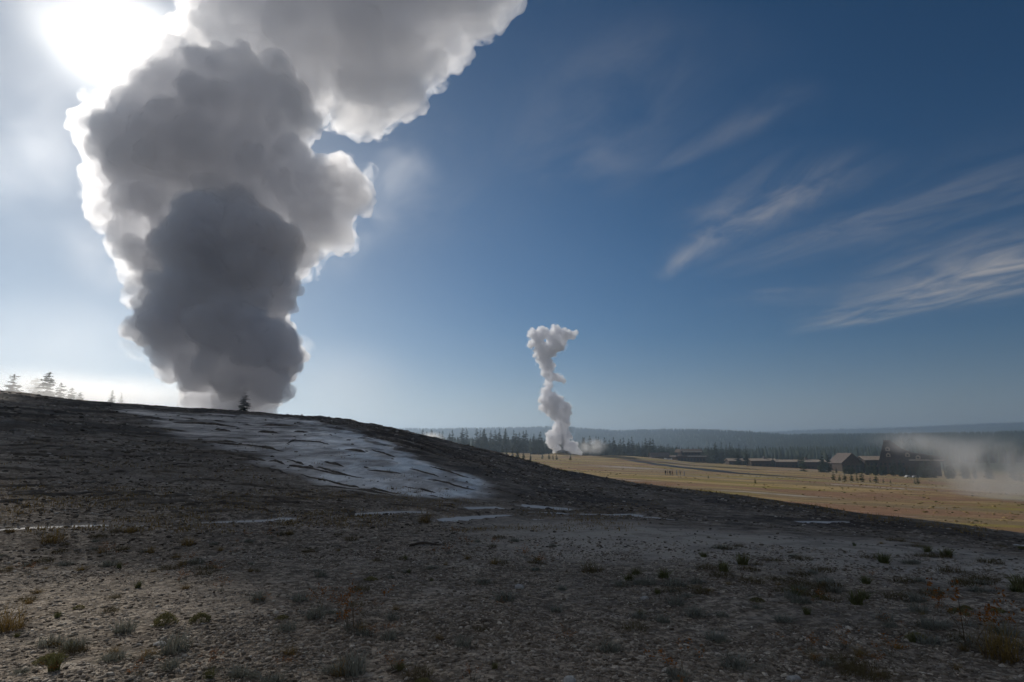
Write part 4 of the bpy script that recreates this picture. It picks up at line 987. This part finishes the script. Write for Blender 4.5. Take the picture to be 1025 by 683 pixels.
o = link('crust_rubble', rubble('crust_rubble', 60000, 11.0, 150.0, -0.6, lambda r, rg, n: np.minimum(r * .0010 * 4.2 ** (rg.uniform(0, 1, n) ** 2.0), .30), (.25, .6), on_mound), tone_mat('crust_rubble', [(0, (.055, .045, .036)), (.5, (.16, .135, .108)), (.85, (.28, .24, .20)), (1, (.48, .44, .39))])); tag(o, 'dark broken crust and stones littering the silica mound', 'rubble', None, 'stuff')
def on_meadow(x, y, r, a, rg):
    rc = np.interp(a, _aa, CR)
    return (r > rc * 1.5 + 20) & (a > R(-3)) & (rg.uniform(0, 1, len(x)) < .35 + 1.3 * fbm(x / 26.0, y / 26.0, 23, 3))
o = link('meadow_brush', rubble('meadow_brush', 26000, 60.0, 560.0, 0.8, lambda r, rg, n: .08 + .36 * rg.uniform(0, 1, n) ** 3.5, (.35, .7), on_meadow), tone_mat('meadow_brush', [(0, (.06, .065, .03)), (.35, (.16, .13, .055)), (.7, (.30, .22, .10)), (1, (.38, .28, .14))])); tag(o, 'low dry brush and grass clumps dotted over the tan meadow', 'brush', None, 'stuff')

def leaf_mat(name, a, b, tr=0.25):
    m, T = new_mat(name)
    rnd = T.n('ShaderNodeObjectInfo').outputs['Random']; g = T.n('ShaderNodeNewGeometry').outputs['Position']
    c = T.mix(T.m('ADD', T.m('MULTIPLY', rnd, .4), T.m('MULTIPLY', T.noise(g, 30, 2, .5), .6)), a, b)
    d = T.n('ShaderNodeBsdfDiffuse', i={'Color': c}); t = T.n('ShaderNodeBsdfTranslucent', i={'Color': c})
    T.n('ShaderNodeOutputMaterial', i={'Surface': T.n('ShaderNodeMixShader', i={0: tr, 1: d.outputs[0], 2: t.outputs[0]}).outputs[0]}); return m
sage = leaf_mat('sage_leaf', (0.19, 0.195, 0.155), (0.28, 0.28, 0.235)); gold = leaf_mat('dry_grass', (0.30, 0.20, 0.06), (0.20, 0.14, 0.06)); rust = leaf_mat('rust_seed', (0.38, 0.15, 0.035), (0.26, 0.10, 0.03)); 
green = leaf_mat('green_leaf', (0.12, 0.14, 0.055), (0.19, 0.18, 0.08)); moss = leaf_mat('moss', (0.26, 0.23, 0.10), (0.17, 0.16, 0.08)); stemm = leaf_mat('dry_stem', (0.16, 0.11, 0.06), (0.11, 0.08, 0.05))
darkg = leaf_mat('dark_grass', (0.11, 0.095, 0.05), (0.16, 0.13, 0.065))
def blades(rg, n, h, spread, lean, w, base=0.03, curl=0.5, seg=3):
    V = []; F = []
    for i in range(n):
        a = rg.uniform(0, 6.283); b0 = rg.uniform(0, 6.283); rr = base * math.sqrt(rg.random())
        L = h * rg.uniform(.5, 1.1); ln = abs(rg.normal(0, lean)) + .05; k = len(V); ww = w * rg.uniform(.6, 1.2)
        x0, y0 = rr * math.cos(b0), rr * math.sin(b0); ca, sa = math.cos(a), math.sin(a)
        for s in range(seg + 1):
            t = s / seg; d = L * (ln * t + curl * ln * t * t) ; z = L * t * (1 - .35 * min(1.0, ln) * t) - .02 * (s == 0)
            wt_ = ww * (1 - t) ** .7 + ww * .05
            V.append((x0 + ca * d - sa * wt_, y0 + sa * d + ca * wt_, z)); V.append((x0 + ca * d + sa * wt_, y0 + sa * d - ca * wt_, z))
        for s in range(seg): F.append((k + 2 * s, k + 2 * s + 1, k + 2 * s + 3, k + 2 * s + 2))
    return np.array(V), np.array(F)
def clusters(rg, pts, n, r, size):
    V = []; F = []
    for c in pts:
        for i in range(n):
            d = rg.normal(0, r, 3); u = rg.normal(size=3); u /= np.linalg.norm(u); v = np.cross(u, rg.normal(size=3)); v /= np.linalg.norm(v)
            k = len(V); q = np.array(c) + d; s = size * rg.uniform(.5, 1.2)
            V += [q - u * s, q - v * s * .5, q + u * s, q + v * s * .5]; F.append((k, k + 1, k + 2, k + 3))
    return np.array(V), np.array(F)
PLANT = {}
def proto(kind, variants, fn): PLANT[kind] = [fn(np.random.default_rng(1000 + hash(kind) % 1 + 37 * k + len(kind))) for k in range(variants)]
def mk(name, vf, mat): me = mesh_np(name, *vf); me.materials.append(mat); return me
def p_sage(rg): 
    return [('leaves', mk('leaves', blades(rg, 130, .16, .1, .75, .0045, .10, .3), sage)), ('dry_stems', mk('dry_stems', blades(rg, 9, .22, .1, .4, .002, .06), stemm))]
def p_gold(rg): return [('blades', mk('blades', blades(rg, 120, .25, .1, .6, .0024, .09, .6), gold)), ('dead_base', mk('dead_base', blades(rg, 60, .12, .1, .9, .003, .10), stemm))]
def p_stalk(rg):
    bl = blades(rg, 9, .30, .1, .42, .0026, .05, .2); tips = []
    for i in range(9): k = i * 8; tips += [(bl[0][k + 6] + bl[0][k + 7]) / 2, (bl[0][k + 4] + bl[0][k + 5]) / 2 * .5 + (bl[0][k + 6] + bl[0][k + 7]) / 4]
    return [('stems', mk('stems', bl, stemm)), ('seed_heads', mk('seed_heads', clusters(rg, tips, 9, .016, .011), rust)), ('leaves', mk('leaves', blades(rg, 40, .08, .1, .9, .004, .06), sage))]  # the rust clusters are dry seed heads at the stem tips
def p_green(rg): return [('leaves', mk('leaves', blades(rg, 110, .26, .1, .3, .005, .06, .4), green)), ('stems', mk('stems', blades(rg, 14, .34, .1, .2, .0025, .05), stemm))]
def p_moss(rg):
    pts = [(math.cos(a) * r_ * .13, math.sin(a) * r_ * .13, .075 * (1 - r_ * r_) + .01) for a, r_ in zip(rg.uniform(0, 6.28, 160), np.sqrt(rg.uniform(0, 1, 160)))]
    return [('leaves', mk('leaves', clusters(rg, pts, 6, .012, .012), moss))]
def p_dark(rg): return [('blades', mk('blades', blades(rg, 110, .15, .1, .8, .003, .15, .4), darkg)), ('dead_base', mk('dead_base', blades(rg, 50, .12, .1, 1.0, .003, .15), stemm))]
for kind, fn, k in (('sage', p_sage, 5), ('gold', p_gold, 4), ('stalk', p_stalk, 4), ('green', p_green, 3), ('moss', p_moss, 3), ('dark', p_dark, 4)): proto(kind, k, fn)
PNAME = dict(sage=('sage_tuft', 'plant'), gold=('grass_tuft', 'grass tuft'), stalk=('seed_stalk_plant', 'plant'), green=('leafy_plant', 'plant'), moss=('cushion_plant', 'plant'), dark=('grass_tuft', 'grass tuft'))
def plant(kind, x, y, s, label, group=None, sz=1.0):
    nm, cat = PNAME[kind]; o = empty(nm, (x, y, gz(x, y) - .005), random.uniform(0, 6.28)); tag(o, label, cat, group); o.scale = (s, s, s * sz)
    for pn, me in random.choice(PLANT[kind]): link(pn, me, None, o)
    return o
random.seed(5)
for kind, px, py, s, lab, sz in [
    ('gold', 8, 633, 1.35, 'large orange dry grass clump at the left edge of the gravel', 1.0), ('gold', 52, 543, 2.0, 'wide golden grass clump in front of the left runoff stream', .6), ('gold', 130, 534, 1.4, 'small yellow grass clump beside the left runoff stream', .6),
    ('green', 54, 672, .8, 'upright green leafy plant near the lower left corner', 1.1), ('sage', 175, 653, 1.3, 'round pale sage tuft with shadowed foot on sunlit gravel', 1.2), ('sage', 72, 652, 1.0, 'low sage tuft right of the orange grass clump', 1.0),
    ('moss', 165, 626, 1.1, 'larger yellowish cushion plant on the gravel, left one of the pair', 1.2), ('moss', 200, 624, 1.0, 'smaller yellowish cushion plant on the gravel, right one of the pair', 1.1),
    ('stalk', 322, 612, 1.1, 'thin seed stalk plant left of the brightest orange seed heads', .9), ('stalk', 352, 628, 1.5, 'brightest orange seed heads on tall stalks in the middle gravel', 1.1), ('stalk', 342, 618, 1.2, 'orange seed stalk plant just behind the brightest orange seed heads', .9),
    ('sage', 352, 668, 1.5, 'widest pale sage plant with dry stems below the orange seed heads', 1.0), ('sage', 125, 634, 1.1, 'faint sage tuft left of the yellowish cushion plants', 1.0), ('sage', 258, 605, 1.1, 'grey sage tuft in the middle of the left gravel', 1.0),
    ('dark', 592, 571, 1.3, 'dark olive bush like tuft alone on the middle gravel', 1.1), ('sage', 735, 664, 1.35, 'blue grey sage rosette low right of the centre', .7), ('sage', 718, 636, 1.3, 'flat blue grey sage rosette behind another rosette', .6), ('sage', 785, 622, 1.1, 'small blue grey sage rosette on the right gravel', .6),
    ('stalk', 975, 655, 1.9, 'tall rusty dry stalks near the lower right corner', 1.1), ('stalk', 680, 676, 1.2, 'orange seed heads at the bottom edge of the picture', .8), ('sage', 505, 598, 1.3, 'blue grey sage tuft on the dark middle gravel', .8), ('gold', 1002, 664, 1.5, 'dim rusty grass tuft in the lower right corner', 1.0),
    ('green', 858, 607, 1.3, 'yellow green leafy tuft on the right gravel', .7), ('gold', 425, 523, 1.8, 'orange brown grass clump between two runoff streams', .8), ('gold', 188, 545, 1.3, 'reddish dry grass tuft on the left flat', .7)]:
    q = hit(px, py); plant(kind, q[0], q[1], s * (.78 if kind in ('sage', 'moss', 'green') else .9), lab, sz=sz)
def scatter(n, kinds, pxr, pyr, smin, smax, sz=.9):
    k = 0
    while k < n:
        px = random.uniform(*pxr); py = random.uniform(*pyr); q = hit(px, py)
        if q is None or math.hypot(q[0], q[1]) > 40 or float(stream_mask(np.array([q[0]]), np.array([q[1]]))[0]) > .2: continue
        if random.random() > .55 + .9 * float(fbm(np.array(q[0] / 1.6), np.array(q[1] / 1.6), 15, 2)): continue
        kind = random.choice(kinds)
        lab, grp = {'sage': ('small grey sage tuft scattered on the gravel flat', 'small sage tufts on the gravel'), 'gold': ('small dry yellow grass tuft scattered on the gravel flat', 'small dry grass tufts on the gravel'), 'stalk': ('thin rusty seed stalks scattered on the gravel flat', 'rusty seed stalks on the gravel'),
                    'green': ('small green leafy tuft scattered on the gravel flat', 'small green tufts on the gravel'), 'dark': ('low olive brown grass tuft on the dim right flat', 'low olive tufts on the right flat'), 'moss': ('tiny yellowish cushion plant scattered on the gravel flat', 'tiny cushion plants on the gravel')}[kind]
        plant(kind, q[0], q[1], random.uniform(smin, smax) * .85, lab, grp, sz * random.uniform(.7, 1.1)); k += 1
scatter(80, ['sage', 'sage', 'sage', 'sage', 'stalk', 'moss', 'dark'], (0, 1024), (560, 682), .5, 1.1)
scatter(60, ['sage', 'gold', 'stalk', 'dark'], (0, 560), (533, 575), .6, 1.2, .8)
scatter(60, ['dark', 'dark', 'sage', 'green'], (620, 1024), (545, 600), .7, 1.7, .6)
scatter(30, ['sage', 'stalk', 'dark'], (560, 1024), (590, 682), .6, 1.2, .7)
scatter(70, ['gold', 'gold', 'green', 'stalk'], (0, 1024), (545, 682), .35, .65, .8)
# thin dry grass along the runoff banks, on the mound foot and fringing its crest: uncountable
def grass_mesh():
    rg = np.random.default_rng(8); V = []; F = []; off = 0
    spots = []
    for i in range(3200):
        px, py = rg.uniform(0, 660), rg.uniform(488, 532)
        if fbm(np.array(px / 60.), np.array(py / 9.), 3, 3) < -.02: continue
        q = hit(px, py)
        if q is not None: spots.append((q[0], q[1], rg.uniform(.04, .10), 7))
    for i in range(500):
        px, py = rg.uniform(0, 420), rg.uniform(430, 500); q = hit(px, py)
        if q is not None and fbm(np.array(px / 50.), np.array(py / 8.), 6, 3) > .12: spots.append((q[0], q[1], rg.uniform(.06, .16), 6))
    for i in range(1300):
        a = rg.uniform(R(-45), R(44)); rc = float(np.interp(a, _aa, CR)); r_ = rc * rg.uniform(.9, 1.04)
        if fbm(np.array(a * 14), np.array(r_ / 9), 12, 3) > -.15: spots.append((r_ * math.sin(a), r_ * math.cos(a), rg.uniform(.06, .20) * min(1.6, rc / 50 + .5), 5))
    spots = [q for q in spots if float(stream_mask(np.array([q[0]]), np.array([q[1]]))[0]) < .05]
    X = np.array([s[0] for s in spots]); Y = np.array([s[1] for s in spots]); Z = full_h(X, Y)
    for (x, y, h, n), z in zip(spots, Z):
        v, f = blades(rg, n, h, .1, .5, .006 + h * .02, .25, .4, 2); V.append(v + np.array([x, y, z - .01])); F.append(f + off); off += len(v)
    return mesh_np('dry_grass', np.concatenate(V), np.concatenate(F))
o = link('dry_grass', grass_mesh(), gold); tag(o, 'sparse dry yellow grass along the runoff and over the mound', 'grass', None, 'stuff')
# a few single pale stones and a dead branch
for px, py, s, lab in [(570, 679, .055, 'white flat stone at the bottom edge of the gravel'), (645, 597, .05, 'pale stone alone in the middle right gravel'), (160, 646, .05, 'pale flat stone left of the round sage tuft'), (795, 679, .045, 'pale stone near the bottom edge below the sage rosettes'), (520, 585, .07, 'dull white stone on the dark middle gravel')]:
    q = hit(px, py); rg = np.random.default_rng(int(px)); iv, jf = ico(3)
    k = 1 + .25 * fbm(iv[:, 0] * 1.3 + px, iv[:, 1] * 1.3 + iv[:, 2], 2, 3)
    o = link('stone', mesh_np('stone', iv * k[:, None] * np.array([1.3, .9, .5]) * s, jf), simple_mat('pale_stone', (.42, .41, .39), (.30, .29, .27), 20, .85, .2, .4)); o.location = (q[0], q[1], gz(q[0], q[1]) + s * .15); o.rotation_euler = (0, 0, px); tag(o, lab, 'stone')
q0, q1 = hit(410, 547), hit(448, 545); n = 9; V = []; F = []
for i in range(14):
    t = i / 13; c = q0 * (1 - t) + q1 * t; rr = .028 * (1 - .6 * t) ; zz = gz(c[0], c[1]) + .03 + .03 * math.sin(t * 5)
    for j in range(n): V.append((c[0] + .02 * math.sin(t * 9), c[1] + rr * math.cos(j * 6.283 / n) + .05 * math.sin(t * 4), zz + rr * math.sin(j * 6.283 / n)))
F = [(i * n + j, i * n + (j + 1) % n, (i + 1) * n + (j + 1) % n, (i + 1) * n + j) for i in range(13) for j in range(n)]
o = link('dead_branch', mesh_np('dead_branch', np.array(V), np.array(F)), bark); tag(o, 'dark dead branch lying on the gravel near the left stream', 'branch')
